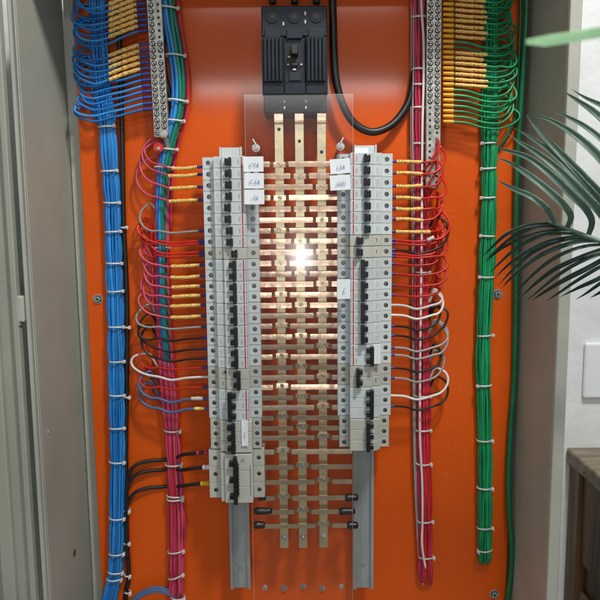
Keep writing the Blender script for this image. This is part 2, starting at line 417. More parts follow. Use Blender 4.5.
def breaker(side, xc, py_top, py_bot, px_ref, n, style, handle, bar_in, label, group, wide=None, deep=.086, term=.068):
    ztp = at(px_ref, py_top, term).z; zbt = at(px_ref, py_bot, term).z
    p = (ztp-zbt)/n
    wide = wide or (.0430,-.0245,.0115,.0250,term)
    root = thing('circuit_breaker', label, 'breaker', (xc,0,ztp), group)
    bm = bmesh.new()
    for k in range(n): pole_body(bm, side, p, -k*p, wide, k==n-1, deep)
    hw,nz0,nz1,md,_ = wide
    link('body', mesh_from(bm,'body',[style,'hole_dark']), root, root.location)
    for k in range(n):
        zz = ztp-(k+.5)*p
        for tc in ((md+hw)/2, (-hw+nz0)/2):
            link('terminal_screw', screw_mesh(random.randrange(3)), root, (xc+side*tc, -term+.0058, zz))
    link('lever', handle_mesh(side,n,p,handle[0],handle[1],bar_in,deep), root, root.location)
    # lever windows: small white guards beside each lever, printed marks, coloured strip
    def flat(name, m, rects, d=.0004, base=deep):
        bm = bmesh.new()
        for (t0,t1,z0,z1) in rects: box(bm, min(side*t0,side*t1),max(side*t0,side*t1), -base-d,-base+.0002, z0,z1)
        link(name, mesh_from(bm,name,m), root, root.location)
    if style == 'breaker_white' and n < 3 or (n==3 and style=='breaker_white' and handle[0] < .0):
        flat('colour_strip','breaker_red',[(nz0+.0042,nz0+.0062,-n*p+.0012,-.0012)])
        rr = []
        for k in range(n):
            z = -(k+.5)*p
            rr += [(nz0+.009,nz0+.0098,z-.004,z+.004),(nz0+.0106,nz0+.0112,z-.003,z+.003),(nz0+.0012,nz0+.0016,-n*p+.001,-.001)]
        flat('printing','print_grey',rr)
        flat('printing','print_grey',[(nz1+.006,nz1+.0064,-(k+.5)*p-.005,-(k+.5)*p+.004) for k in range(n)]+[(nz1+.0085,nz1+.0088,-(k+.5)*p-.003,-(k+.5)*p+.005) for k in range(n)], base=deep-.006)
    elif style == 'breaker_beige' and n < 3:
        flat('printing','hole_dark',[(nz1+.0055,nz1+.0062,-(k+.5)*p-.0022,-(k+.5)*p+.0022) for k in range(n)]+[(nz1+.005,nz1+.0068,-(k+.5)*p+.0026,-(k+.5)*p+.0031) for k in range(n)], base=deep-.006)
    return root, ztp, p
XL = (at(229.6,163,.068).x+at(236.6,435,.068).x)/2; XR = (at(364.4,160,.068).x+at(364.6,435,.068).x)/2
NRM = (-.0045,.0055)
LB = []   # (py_top, py_bot, n, style, handle, bar_in, description)
tops = [157,168.6,179.8,191,202.3,213.5,224.8,236,247.3]
desc1 = 'white one pole breaker with black toggle, %s in the left column'
for i in range(8):
    LB.append((tops[i],tops[i+1],1,'breaker_white',(-.004,.006) if i not in (4,5) else (-.002,.008),True, desc1 % ordn(i+1)))
LB.append((247.3,258.7,1,'breaker_beige',(-.0105,-.001),True,'beige one pole breaker, the only beige single in the left column'))
LB += [(258.9,280.4,2,'breaker_white',(-.0085,.003),True,'white two pole breaker directly below the beige single in the left column'),
       (280.6,302.2,2,'breaker_white',(-.0085,.003),True,'white two pole breaker, second pair below the left beige single'),
       (302.4,323.8,2,'breaker_white',(-.0085,.003),True,'white two pole breaker, third pair below the left beige single, beside two yellow sleeves'),
       (324.0,345.0,2,'breaker_white',(-.0085,.003),True,'white two pole breaker fed by a grey and a black wire in the left column'),
       (345.2,366.2,2,'breaker_white',(-.0085,.003),True,'white two pole breaker fed by two black wires, just above the beige pair at left'),
       (366.4,387.0,2,'breaker_beige',(-.0115,.0),True,'beige two pole breaker with dark worn marks in the left column'),
       (387.2,417.6,3,'breaker_white',(-.003,.0095),False,'white three pole breaker with red strip above the one with a paper label, left column'),
       (417.8,448.6,3,'breaker_beige',(-.0015,.0115),True,'pale three pole breaker with a narrow white sticker beside its lever, left column'),
       (449.6,497.5,3,'breaker_beige',(-.0035,.0095),True,'large three pole main breaker with ribbed black lever at the bottom of the left column')]
for i,(a,b,n,st,h,bi,lab) in enumerate(LB):
    wide = None; dp=.086; xc = XL
    if i == len(LB)-1: wide = (.0455,-.0275,.0170,.0245,.068); dp=.090
    elif i == len(LB)-2: wide = (.0415,-.0275,.0145,.0240,.068); dp=.088
    root,zt,p = breaker(-1, xc, a, b, 232, n, st, h, bi, lab, 'breakers of the left column', wide, dp)
    if i == len(LB)-1:
        bm = bmesh.new()
        for k in range(18): box(bm, .0020,.0048+.0012*(k%2), -dp-.0135,-dp-.002, -.012-k*.003,-.0132-k*.003-.0012)
        link('lever_grip', mesh_from(bm,'lever_grip','breaker_black'), root, root.location)
        bm = bmesh.new(); box(bm, .0235,.0245, -dp-.0004,-dp+.0001, -.070,-.018); link('colour_strip', mesh_from(bm,'colour_strip','breaker_green'), root, root.location)
        bm = bmesh.new(); cyl(bm, .012,-dp,-dp-.0004,-.010,.0035,16); link('emblem', mesh_from(bm,'emblem','print_grey'), root, root.location)
    if i == len(LB)-4:
        bm = bmesh.new()
        for (tx,tz,ss) in ((-.013,-.006,.0022),(-.011,-.009,.0014),(-.0065,-.005,.0024),(-.0045,-.0065,.0016),(-.0095,-.004,.0012)):
            box(bm, tx-ss,tx+ss*.5, -dp+.0056,-dp+.0064, tz-ss*1.3,tz+ss, rot=.5)
        link('worn_mark', mesh_from(bm,'worn_mark','hole_dark'), root, root.location)
RB = []
tops = [153.6,165.4,177,188.5,200.2,211.8,223.3,234.6]
for i in range(7):
    RB.append((tops[i],tops[i+1],1,'breaker_white',(-.0045,.0055) if i<3 else (-.007,.003),True,'white one pole breaker with black toggle, %s in the right column' % ordn(i+1)))
RB += [(234.8,245.7,1,'breaker_beige',(.002,.0125),True,'upper of two beige one pole breakers in the right column'),
       (245.9,257.1,1,'breaker_beige',(.002,.0125),True,'lower of two beige one pole breakers in the right column'),
       (257.3,278.4,2,'breaker_white',(-.0035,.0075),True,'white two pole breaker right under the beige singles in the right column'),
       (278.6,299.8,2,'breaker_white',(-.0035,.0075),True,'white two pole breaker half covered by a paper tag in the right column'),
       (300.0,321.2,2,'breaker_white',(-.0045,.0068),True,'white two pole breaker fed by two white wires in the right column'),
       (321.4,342.2,2,'breaker_white',(-.0045,.0068),True,'white two pole breaker fed by two black wires in the right column'),
       (342.4,363.4,2,'breaker_white',(-.0105,.0010),False,'white two pole breaker with a sticker beside its lever in the right column'),
       (363.6,384.4,2,'breaker_beige',(.002,.0125),True,'beige two pole breaker in the right column between grey and black wires'),
       (384.6,415.2,3,'breaker_white',(-.012,.0),False,'white three pole breaker with red strip, second from the bottom at right'),
       (415.4,446.8,3,'breaker_beige',(-.0115,.0008),True,'pale three pole breaker at the bottom of the right column')]
for i,(a,b,n,st,h,bi,lab) in enumerate(RB):
    wide=None; dp=.086
    # mirror the lever positions: t grows outwards on both sides
    h2 = (-h[1], -h[0])
    h2 = h
    if i == len(RB)-1: wide = (.0405,-.0245,.0195,.0245,.068); dp=.088
    if i in (7,8,14): h2 = (-.0150,-.0050)
    elif i < 7: h2 = (-.0040,.0060) if i<3 else (-.0030,.0070)
    elif i == 13: h2 = (.0010,.0125)
    elif i == 15: h2 = (.0010,.0125)
    elif i == 16: h2 = (.0010,.0125)
    else: h2 = (-.0080,.0032)
    breaker(1, XR, a, b, 364, n, st, h2, bi, lab, 'breakers of the right column', wide, dp)

# stickers on breakers: paper lying on the nose
def paper(px0,py0,px1,py1,d,label,ink=None,rot=0,name='paper_label',group='paper labels on the breakers',vert=False,th=.0005):
    a = at(px0,py0,d); b = at(px1,py1,d); c = (a+b)/2; hx=abs(b.x-a.x)/2; hz=abs(a.z-b.z)/2
    t = thing(name,label,'label',(c.x,-d,c.z),group)
    bm = bmesh.new(); box(bm,-hx,hx,0,th,-hz,hz)
    bmesh.ops.subdivide_edges(bm, edges=bm.edges[:], cuts=3, use_grid_fill=True)
    for v in bm.verts: v.co.y += -.0009*math.sin((v.co.x/hx)*1.4+.4)**2 + .0006*(v.co.z/hz)
    o = link('paper', mesh_from(bm,'paper','paper_white'), t, t.location)
    t.rotation_euler = (0,rot,0)
    if ink:
        cu = bpy.data.curves.new('handwriting','FONT'); cu.body = ink; cu.size = hz*.72 if not vert else hx*.95; cu.align_x='CENTER'; cu.align_y='CENTER'; cu.extrude=.00006; cu.shear=.35; cu.resolution_u=3
        tmp = bpy.data.objects.new('tmp',cu); C.objects.link(tmp)
        dg = bpy.context.evaluated_depsgraph_get(); me = bpy.data.meshes.new_from_object(tmp.evaluated_get(dg)); bpy.data.objects.remove(tmp)
        me.transform(Matrix.Translation((0,-.0023,-hz*.18)) @ (Matrix.Rotation(R(-90),4,'Y') if vert else Matrix.Identity(4)) @ Matrix.Rotation(R(90),4,'X'))
        me.materials.clear(); me.materials.append(M['ink_blue'])
        link('handwriting', me, t, t.location)
    return t
PD = .094
paper(243.3,156.6,263.6,171.6,PD,'topmost of three white paper labels with pen writing beside the left breakers','CTA',0)
paper(244,173.2,264,188.4,PD,'middle of three white paper labels with pen writing beside the left breakers','C.5A',.01)
paper(244.2,189.6,264.4,204.2,PD,'lowest of three white paper labels with pen writing beside the left breakers','-7A',.0)
paper(330,158.8,350.3,173.4,PD,'upper of two tilted white paper labels at the top right breakers','L5A',-.07)
paper(330,175.2,350.4,190,PD,'lower of two tilted white paper labels at the top right breakers','(AR)',-.05)
paper(337,279.2,350.2,298.6,PD,'white paper label with a blue pen mark over the right column terminals','L',.0)
paper(373.6,344.5,380.4,363.6,.0875,'narrow white paper sticker on a right column breaker beside its lever','',0,th=.0003)
paper(241.4,420.0,248.2,445.8,.0895,'narrow white paper sticker with small vertical print on a left column breaker','TA-3',0,vert=True,th=.0003)
paper(354.5,147.6,368.4,153.6,.0505,'small white paper sticker on the end of the right rail','',0,th=.0003)

# ---------------------------------------------------------------- busbars
BX = [(at(a,170,.05).x+at(b,535,.05).x)/2 for a,b in ((276.2,287.2),(297.3,305.2),(318.8,326.2))]
bt = at(297,111,.05).z; bb = at(297,548,.05).z
nm = ['left','middle','right']
for k,x in enumerate(BX):
    t = thing('busbar','upright flat metal busbar running down from the black main breaker, %s of three' % nm[k],'busbar',(x,-.050,bb),'upright busbars')
    bm = bmesh.new(); box(bm,x-.0072,x+.0072,-.050,-.046,bb,bt,bev=.0005); obj('bar',bm,'brass_bar',t)
    # offset tongue up to the main breaker
    z1 = at(297,122,.05).z; z2 = at(297,112.5,.05).z
    bm = bmesh.new(); box(bm,x-.0073,x+.0073,-.0575,-.0502,z1-.002,z1+.0015,bev=.0008); box(bm,x-.0073,x+.0073,-.0595,-.0565,z1,z2,bev=.0006); obj('tongue',bm,'copper_tinned',t)
    hp = at(0,(132,144,155)[k],.05).z
    bm = bmesh.new(); cyl(bm,0,0,-.0005,0,.0026,14); obj('hole',bm,'hole_dark',t,(x,-.0501,hp))
    ez = at(0,539.5,.05).z
    bm = bmesh.new(); cyl(bm,0,0,-.0012,0,.0052,18); cyl(bm,0,-.0012,-.0042,0,.0036,16,r2=.0025); obj('bolt',bm,'screw_metal',t,(x,-.0501,ez))
    bm = bmesh.new(); box(bm,-.006,.006,0,-.0455,-.006,.006); box(bm,-.006,.006,0,-.0455,bt-ez-.03,bt-ez-.018); obj('standoff',bm,'mccb_dark',t,(x,-.0003,ez))

rows = [164.2,176,187,197.6,209,220,230.5,241.2,252,263,273.8,284,294.5,305,315.3,325.6,336.3,346.4,356.4,367,377,386.6,397,407,417.2,427.5,437.2,451,466.3,481.2,497.2,511,525]
for i,py in enumerate(rows):
    k = i%3; zc_ = at(300,py,.058).z; h = .0042
    low = i >= 27
    # ends
    pl_,pr_ = 257,342
    dl = .060
    if low: pl_,pr_ = 261,352
    if i >= 30: pl_,pr_ = (263,258,258)[i-30],(350,347,350)[i-30]
    if i < 3: pr_ = 345
    x0 = at(pl_,py,.06).x; x1 = at(pr_,py,.06).x
    hi, lo = .0620, .0522
    xb = BX[k]
    jit = random.uniform(-.0006,.0006)
    prof = [(x0,hi-.003 if i<27 else hi),(x0+.004,hi),(xb-.0148,hi+jit),(xb-.0095,lo),(xb-.0085,lo),(xb+.0085,lo),(xb+.0095,lo),(xb+.0148,hi-jit),(x1-.004,hi),(x1,hi-.003 if i<27 else hi)]
    prof = [q for j,q in enumerate(prof) if j==0 or q[0] > prof[j-1][0]+.0003]
    wh = {0:'left',1:'middle',2:'right'}[k]
    lab = 'flat metal strip crossing the busbars and bolted to the %s one, %s crossbar' % (wh, ordn(i+1) if i<32 else 'lowest')
    if i >= 30: lab = ['highest','middle','lowest'][i-30]+' of three shade-toned crossbars with black capped ends below the breakers'
    t = thing('crossbar',lab,'busbar strip',(xb,-lo,zc_),'crossbars between the two breaker columns')
    bm = bmesh.new(); tilt = random.gauss(0,.085); th=.0012
    pf=[prof[0]]
    for q in prof[1:]:
        k_=max(1,int((q[0]-pf[-1][0])/.008)); p_=pf[-1]
        for j in range(1,k_+1): pf.append((p_[0]+(q[0]-p_[0])*j/k_, p_[1]+(q[1]-p_[1])*j/k_+(random.gauss(0,.00012) if j<k_ else 0)))
    prof=pf; NC=6; crown=.05
    fr=[];ba=[]
    for (x,d) in prof:
        for j in range(NC+1):
            z=-h+2*h*j/NC; y=-d+math.tan(tilt)*z+crown*z*z/(2*h)
            fr.append(bm.verts.new((x-xb,y+lo,z)))
        for z in (-h,h): ba.append(bm.verts.new((x-xb,-d+math.tan(tilt)*z+crown*h/2+lo+th,z)))
    W_=NC+1
    for j in range(len(prof)-1):
        for m_ in range(NC):
            a=W_*j+m_
            if m_==0: cA=[bm.verts.new(fr[W_*j+k].co) for k in range(W_)]; cB=[bm.verts.new(fr[W_*(j+1)+k].co) for k in range(W_)]
            f=bm.faces.new((cA[m_],cA[m_+1],cB[m_+1],cB[m_])); f.smooth=True
        e0,e1=2*j,2*j+2
        bm.faces.new((ba[e0],ba[e1],ba[e1+1],ba[e0+1]))
        # edges carry their own vertices so the face keeps its own shading
        for (u_,v_) in ((0,0),(NC,1)):
            q1=bm.verts.new(fr[W_*j+u_].co); q2=bm.verts.new(fr[W_*(j+1)+u_].co); bm.faces.new((q1,q2,ba[e1+v_],ba[e0+v_]))
    for j in (0,len(prof)-1):
        bm.faces.new([bm.verts.new(fr[W_*j].co),bm.verts.new(fr[W_*j+NC].co),ba[2*j+1],ba[2*j]])
    bmesh.ops.delete(bm, geom=[v for v in bm.verts if not v.link_faces], context='VERTS')
    link('strip', mesh_from(bm,'strip','copper_tinned' if i<27 else 'copper_unlit'), t, t.location)
    bm = bmesh.new(); cyl(bm,0,0,-.0022,0,.0038,14,r2=.0034); box(bm,-.003,.003,-.0026,-.0021,-.0005,.0005,mi=1,rot=random.uniform(0,3)); 
    link('screw', mesh_from(bm,'screw',['brass_bar' if i<24 else 'screw_metal','hole_dark']), t, (xb,-lo-.0002,zc_))
    if i >= 30:
        for (q0,q1,sd) in ((((256,268),(254,272),(254,265))[i-30])+(0,), (((345,358),(339,355),(347,358))[i-30])+(1,)):
            if i==30 and sd==0: q0,q1 = 258,266
            A = at(q0,py+(.5 if sd else 0),.061); B = at(q1,py,.061)
            pts=[A.lerp(B,j/8) for j in range(9)]
            rr = random.uniform(.0060,.0068)
            me = wire_mesh(pts, rr, 'heatshrink','insulated_end',12, rf=lambda u: (.86+.14*math.sin(math.pi*min(1,u*1.3+.2)))*(1 if .02<u<.98 else .7), org=t.location)
            link('insulated_end', me, t, t.location)
# ---------------------------------------------------------------- acrylic cover
ac = thing('acrylic_cover','clear acrylic sheet screwed over the busbars between the breaker columns','cover',(BX[1],-.078,bb),None)
AD = .078
ax0 = (at(248.5,95,AD).x+at(250,600,AD).x)/2; ax1=(at(350.8,95,AD).x+at(355,600,AD).x)/2
az1 = at(300,94.5,AD).z; az0 = at(300,640,AD).z
bm = bmesh.new(); box(bm,ax0,ax1,-AD-.003,-AD,az0,az1); bm.normal_update()
for f in bm.faces:
    if abs(f.normal.y) < .5: f.material_index = 1
for (ex0,ex1) in ((ax0+.0002,ax0+.0010),(ax1-.0010,ax1-.0002)): box(bm,ex0,ex1,-AD-.0034,-AD-.0031,az0,az1,mi=1)
box(bm,ax0+.001,ax1-.001,-AD-.0034,-AD-.0031,az1-.001,az1-.0002,mi=1)
obj('sheet',bm,['clear_acrylic','acrylic_edge'],ac)
for (px,py) in ((256,148),(340.5,146.5),(265,587),(341,586)):
    p = at(px,py,AD+.003); bm = bmesh.new()
    ro = bmesh.new()
    n1=24
    for i in range(n1):
        pass
    cyl(bm,0,0,-.0012,0,.0062 if py<300 else .0042,20); cyl(bm,0,-.0012,-.0045,0,.0038,6)
    obj('standoff_screw',bm,'screw_metal',ac,(p.x,-AD-.0032,p.z))
    if py > 300: continue
    bm = bmesh.new(); cyl(bm,0,0,AD-.0005,0,.0030,12); obj('standoff_post',bm,'screw_metal',ac,(p.x,-AD,p.z))
    if py < 300:
        s = -1
        bm = bmesh.new(); box(bm,-.001,.001,0,-.002,0,.010,rot=.5 if px>300 else -.5); obj('washer_tab',bm,'nylon_white',ac,(p.x+(.002 if px>300 else -.002),-AD-.0045,p.z+.004))
for q in ((284,588),(303,586),(322,588)):
    bolt(*q,0,pl,.004,name='bolt')

# ---------------------------------------------------------------- main breaker (moulded case)
mx0 = (at(261,50,.085).x+at(262.5,94,.085).x)/2; mx1 = (at(327.8,50,.085).x+at(328,94,.085).x)/2
mz1 = at(295,3.5,.085).z; mz0 = at(295,94.5,.085).z; mc=(mx0+mx1)/2; mw=(mx1-mx0); mh=mz1-mz0
mb = thing('main_breaker','large black moulded case breaker with ribbed front at the top centre','breaker',(mc,0,mz0))
def U(u): return mx0+u*mw
def V(v): return mz1-v*mh
bm = bmesh.new()
box(bm,mx0,mx1,-.074,-.0004,mz0,mz1,bev=.002,seg=2)
box(bm,mx0+.0006,U(.335),-.084,-.0742,V(.995),V(.355),bev=.001); box(bm,U(.665),mx1-.0006,-.084,-.0742,V(.995),V(.355),bev=.001)
box(bm,U(.337),U(.663),-.078,-.0742,V(.86),V(.355),bev=.0006)
box(bm,U(.337),U(.663),-.084,-.0742,V(.995),V(.865),bev=.001)
box(bm,mx0+.0006,mx1-.0006,-.081,-.0742,V(.350),V(.012),bev=.0015)
obj('case',bm,'mccb_black',mb)
for (u0,u1) in ((.03,.32),(.68,.97)):
    bm = bmesh.new()
    for k in range(5):
        x = U(u0+(u1-u0)*(k+.5)/5); box(bm,x-.0024,x+.0024,-.0895,-.0841,V(.86),V(.37),bev=.0010)
    obj('ribbed_grip',bm,'mccb_black',mb)
bm = bmesh.new(); box(bm,U(.43),U(.57),-.0795,-.078,V(.70),V(.44)); obj('toggle_slot',bm,'hole_dark',mb)
bm = bmesh.new(); box(bm,U(.445),U(.555),-.096,-.0796,V(.57),V(.465),bev=.0015,seg=2); box(bm,U(.445),U(.555),-.083,-.0796,V(.68),V(.635),bev=.001); obj('toggle',bm,'breaker_black',mb)
bm = bmesh.new(); box(bm,U(.41),U(.59),-.0800,-.0781,V(.84),V(.735),bev=.0006); obj('nameplate',bm,'mccb_dark',mb)
bm = bmesh.new()
for (u,v,s) in ((.415,.575,.0018),(.40,.66,.0014),(.60,.66,.0014),(.495,.715,.0024)): box(bm,U(u)-s,U(u)+s,-.0815,-.0780,V(v)-.0012,V(v)+.0012)
obj('indicator',bm,'nylon_white',mb)
for j,u in enumerate((.17,.50,.83)):
    # cable clamp recess at the top
    bm = bmesh.new(); n=24
    ro=.0085; ri=.0058
    cyl(bm,0,0,-.0016,0,ro*1.12,24); obj('terminal_collar',bm,'mccb_black',mb,(U(u),-.0811,V(.13)))
    bm = bmesh.new(); cyl(bm,0,0,-.0008,0,ri,20); cyl(bm,0,-.0008,-.0012,0,.0030,6,mi=1); obj('terminal_screw',bm,['hole_dark','hole_rust'],mb,(U(u),-.0828,V(.13)))
    bm = bmesh.new(); box(bm,-.012,.012,0,-.0018,-.010,.004,bev=.004,seg=3); obj('barrier_lobe',bm,'mccb_black',mb,(U(u),-.0811,V(.30)))
bm = bmesh.new()
for (u,v) in ((.335,.21),(.665,.10),(.665,.19)): box(bm,U(u)-.0012,U(u)+.0012,-.0818,-.0809,V(v)-.0025,V(v)+.0025)
obj('sticker',bm,'nylon_white',mb)
# lower terminal cover
tz1 = at(295,95.5,.066).z; tz0 = at(295,112.5,.066).z
bm = bmesh.new(); box(bm,mx0+.001,mx1-.001,-.066,-.0006,tz0,mz0-.0006,bev=.002,seg=2)
for u in (.335,.665): box(bm,U(u)-.0015,U(u)+.0015,-.071,-.066,tz0+.001,mz0-.001,bev=.0005)
obj('terminal_cover',bm,'mccb_dark',mb)
for u in (.17,.50,.83):
    bm = bmesh.new(); cyl(bm,0,0,-.001,0,.0062,18); cyl(bm,0,-.001,-.0014,0,.0034,6,mi=1); obj('terminal_screw',bm,['hole_dark','hole_rust'],mb,(U(u),-.0661,(tz0+tz1)/2-.001))
bm = bmesh.new()
for u in (.335,.665):
    for dz in (.003,-.006): box(bm,U(u)-.0012,U(u)+.0012,-.0716,-.0709,(tz0+tz1)/2+dz-.0018,(tz0+tz1)/2+dz+.0018)
obj('sticker',bm,'nylon_white',mb)
# thick black cables
def wire(name,label,cat,P,r,m,group=None,seg=8,step=.005,rf=None):
    pts = px_path(P,step); me = wire_mesh(pts,r,m,name,seg,rf)
    o = link(name,me,None,pts[0]); tag(o,label,cat,group); return o
for j,u in enumerate((.17,.50,.83)):
    x = 261+67*u; wire('power_cable','thick black cable entering the top of the main breaker, %s of three'%nm[j],'cable',[(x,4,.045),(x+.5,-30,.045)],.0055,'cable_black','supply cables of the main breaker',12)
wire('power_cable','thick black cable looping down right of the main breaker and up behind the red bundle','cable',
     [(332,-20,.030),(333,20,.030),(334,55,.030),(336,80,.030),(343,105,.030),(355,124,.028),(372,132,.026),(390,126,.022),(403,112,.016),(411,95,.012),(415,60,.011),(416,-20,.011)],.0062,'cable_black',None,16)
wire('power_cable','black cable hanging down behind the blue and green bundle at upper left','cable',
     [(168,-20,.008),(165,20,.008),(163,50,.008),(166,80,.007),(171,100,.006),(172,125,.005),(169,150,.005)],.0042,'cable_black',None,12)
wire('power_cable','black cable running down the right edge of the blue bundle','cable',
     [(118,-20,.011),(119,30,.011),(121,90,.010),(122.5,150,.010),(123.5,220,.009),(127,300,.009),(126.8,380,.009),(126,460,.009),(127,540,.009),(128.5,580,.009),(126,592,.006),(124,640,.006)],.0042,'cable_black',None,12)

# ---------------------------------------------------------------- terminal bars
def termbar(px_t,py_t,px_b,py_b,w,label,pitch,half,d=.030,until=None,thick=.008,skip=()):
    A = at(px_t,py_t,d); B = at(px_b,py_b,d); c = (A+B)/2; L=(A-B).length/2; ang = math.atan2(A.x-B.x, A.z-B.z)
    t = thing('terminal_bar',label,'terminal bar',(c.x,-d,c.z),'drilled metal terminal bars')
    bm = bmesh.new(); box(bm,-w/2,w/2,0,thick,-L,L,bev=.0007); link('bar',mesh_from(bm,'bar','nickel'),t,t.location)
    bm = bmesh.new()
    for s in (-.8,.8): box(bm,-w*.4,w*.4,thick+.0002,d-.0005,s*L-.008,s*L+.008)
    link('standoff',mesh_from(bm,'standoff','mccb_dark'),t,t.location)
    n = int(2*L/pitch)
    hmesh = None
    bm = bmesh.new(); cyl(bm,0,0,-.0003,0,.0021,10); hmesh = mesh_from(bm,'empty_hole','hole_dark')
    sm = []
    for a in (.2,1.1,2.2):
        bm = bmesh.new(); cyl(bm,0,0,-.0004,0,.0045,12,mi=1); cyl(bm,0,-.0004,-.0020,0,.0035,12,r2=.0030); box(bm,-.0029,.0029,-.0023,-.0018,-.0008,.0008,mi=1,rot=a); sm.append(mesh_from(bm,'bar_screw',['screw_metal','hole_dark']))
    for i in range(n):
        z = L-(i+.5)*pitch
        for s in (-1,1):
            py_here = py_t+(py_b-py_t)*(i+.5)/n
            full = half(s, py_here)
            me = random.choice(sm) if full else hmesh
            o = bpy.data.objects.new('bar_screw' if full else 'screw_hole', me); C.objects.link(o); o.parent = t; o.location=(s*w*.24,-.0001,z)
    t.rotation_euler = (0,ang,0)
    return t
termbar(152.5,-25,161.5,137,.0235,'nickel plated terminal bar with two rows of screws fed by blue wires',.0098,lambda s,y: not(s>0 and (y<38 or 52<y<58)),thick=.009)
termbar(434.5,-25,433,188,.0235,'nickel plated terminal bar with two rows of screws fed by green wires',.0098,lambda s,y: y<105 if s<0 else y<128)
# joint hardware at the foot of the left bar
t = thing('cable_lug','crimped metal cable lug bolted at the foot of the left terminal bar','lug',at(164,134,.034))
p=at(164,134,.036); bm=bmesh.new(); cyl(bm,0,.004,-.004,0,.0072,6); cyl(bm,0,-.004,-.006,0,.0040,12); obj('lug_bolt',bm,'nickel',t,p)
pts = px_path([(164,134,.034),(166,140,.03),(168,150,.022)]); link('lug_barrel',wire_mesh(pts,.0036,'nickel','lug_barrel',10,org=t.location),t,t.location)
t = thing('cable_lug','small red insulated lug with a bright screw below the left terminal bar','lug',at(158.5,147.5,.030))
p=at(158.5,147.5,.032); bm=bmesh.new(); cyl(bm,0,.006,-.002,0,.0080,16); obj('sleeve',bm,'pvc_red',t,p); bm=bmesh.new(); cyl(bm,0,0,-.003,0,.0030,12); obj('screw',bm,'screw_metal',t,p+Vector((.001,-.0022,-.002)))

# ---------------------------------------------------------------- bundles
def interp(P, y):
    P = sorted(P, key=lambda q:q[1])
    if y <= P[0][1]:
        a,b = P[0],P[1]
    elif y >= P[-1][1]: a,b = P[-2],P[-1]
    else:
        for a,b in zip(P,P[1:]):
            if a[1] <= y <= b[1]: break
    u = (y-a[1])/(b[1]-a[1]); return a[0]+(b[0]-a[0])*u
def arc(cx,cy,rx,ry,a0,a1,d0,d1,n=6,skew=0):
    out=[]; ja=random.gauss(0,1.3); jb=random.gauss(0,2.4); jc=random.uniform(0,6); jd=random.gauss(0,.003)
    for i in range(n+1):
        u=i/n; a=R(a0+(a1-a0)*u); e=math.sin(math.pi*u)
        out.append((cx+rx*math.cos(a)+skew*math.sin(a)*ry+e*ja, cy+ry*math.sin(a)+e*jb+.7*math.sin(u*5+jc)*e, d0+(d1-d0)*u+e*jd))
    return out
class Bundle:
    """a run of wires: centre line in photo pixels, wires packed in a flattened round section"""
    def __init__(s, line, rx, rd, dc, wr, seed):
        s.line, s.rx, s.rd, s.dc, s.wr = line, rx, rd, dc, wr
        rnd = random.Random(seed); s.slots=[]
        k=0; row=0; y=-rd+wr
        while y <= rd-wr+1e-6:
            hwid = rx*math.sqrt(max(0,1-(y/rd)**2)); n=max(1,int(2*hwid/(2*wr*.98)))
            for j in range(n): s.slots.append(((-hwid+wr)+(2*(hwid-wr))*(j/max(1,n-1) if n>1 else .5), y))
            y += 2*wr*.90
        rnd.shuffle(s.slots); s.rnd=rnd; s.i=0; s.ties=[]; s.bulge=.10
    def slot(s, back=False):
        if back: q = (s.rnd.uniform(-.45,.45)*s.rx, -s.rd+s.wr)
        else:
            q = s.slots[s.i % len(s.slots)]; s.i += 1
        return (q[0]+s.rnd.uniform(-.0004,.0004), q[1]+s.rnd.uniform(-.0004,.0004), [s.rnd.uniform(0,6.28) for _ in range(4)])
    def pts(s, q, y0, y1, dy=8):
        """world points from photo row y0 down (or up) to y1"""
        out=[]; n=max(2,int(abs(y1-y0)/dy))
        for i in range(n+1):
            y=y0+(y1-y0)*i/n; p=at(interp(s.line,y),y,s.dc)
            wob = math.sin(y*.035+q[2][0])*.0011+math.sin(y*.013+q[2][1])*.0012
            wod = math.sin(y*.03+q[2][2])*.0008
            dt=min([abs(y-t) for t in s.ties] or [30]); kk=1-.10+ (s.bulge+.08)*min(1,dt/15)**.7
            out.append(p+Vector(((q[0]+wob)*kk+.0013*math.sin(y*.021+s.dc*900),(-q[1]-wod)*kk,0)))
        return out
def ring(bm, cx, cd, rx, rd, wdt, th):
    n=28; vs=[]
    for i in range(n):
        a=2*math.pi*i/n; c,s_=math.cos(a),math.sin(a)
        vs.append([bm.verts.new((c*(rx+k*th), -s_*(rd+k*th), z)) for k,z in ((0,-wdt),(1,-wdt),(1,wdt),(0,wdt))])
    for i in range(n):
        a,b=vs[i],vs[(i+1)%n]
        for k in range(4): bm.faces.new((a[k],a[(k+1)%4],b[(k+1)%4],b[k]))
tie_cache={}
def tie(bun, py, label, group, head=1, tilt=0, k=1.0, rx=None, tail=True):
    c = at(interp(bun.line,py),py,bun.dc); rx=(rx or bun.rx)+.0006; rd=bun.rd+.0006
    t = thing('cable_tie',label,'cable tie',c,group)
    key=(round(rx,4),round(rd,4),head)
    if key not in tie_cache:
        bm=bmesh.new(); ring(bm,0,0,rx,rd,.0014,.0011); m1=mesh_from(bm,'strap','nylon_white',True)
        bm=bmesh.new(); hx=head*(rx+.0005); box(bm,hx-.0024,hx+.0024,-.0048-.004,.0012-.004,-.0026,.0026,bev=.0006)
        box(bm,hx-.0007,hx+.0007,-.0048-.0095,-.0048-.0038,-.0013,.0013,bev=.0003); m2=mesh_from(bm,'head','nylon_white')
        tie_cache[key]=(m1,m2)
    m1,m2=tie_cache[key]; link('strap',m1,t,c); link('head',m2,t,c)
    t.rotation_euler=(random.uniform(-.12,.12),tilt+random.uniform(-.05,.05),0)
    return t
def sleeve_part(P, t, r=.0030, m='marker_yellow'):
    pts=px_path(P,.0008); L=len(pts)
    me=wire_mesh(pts,r,m,'marker_sleeve',8,rf=lambda u: (.80 if int(u*(L-1)+.5)%4==0 else 1.0)+.07*math.sin(u*L*.31+r*9e4),org=t.location)
    return link('marker_sleeve',me,t,t.location)
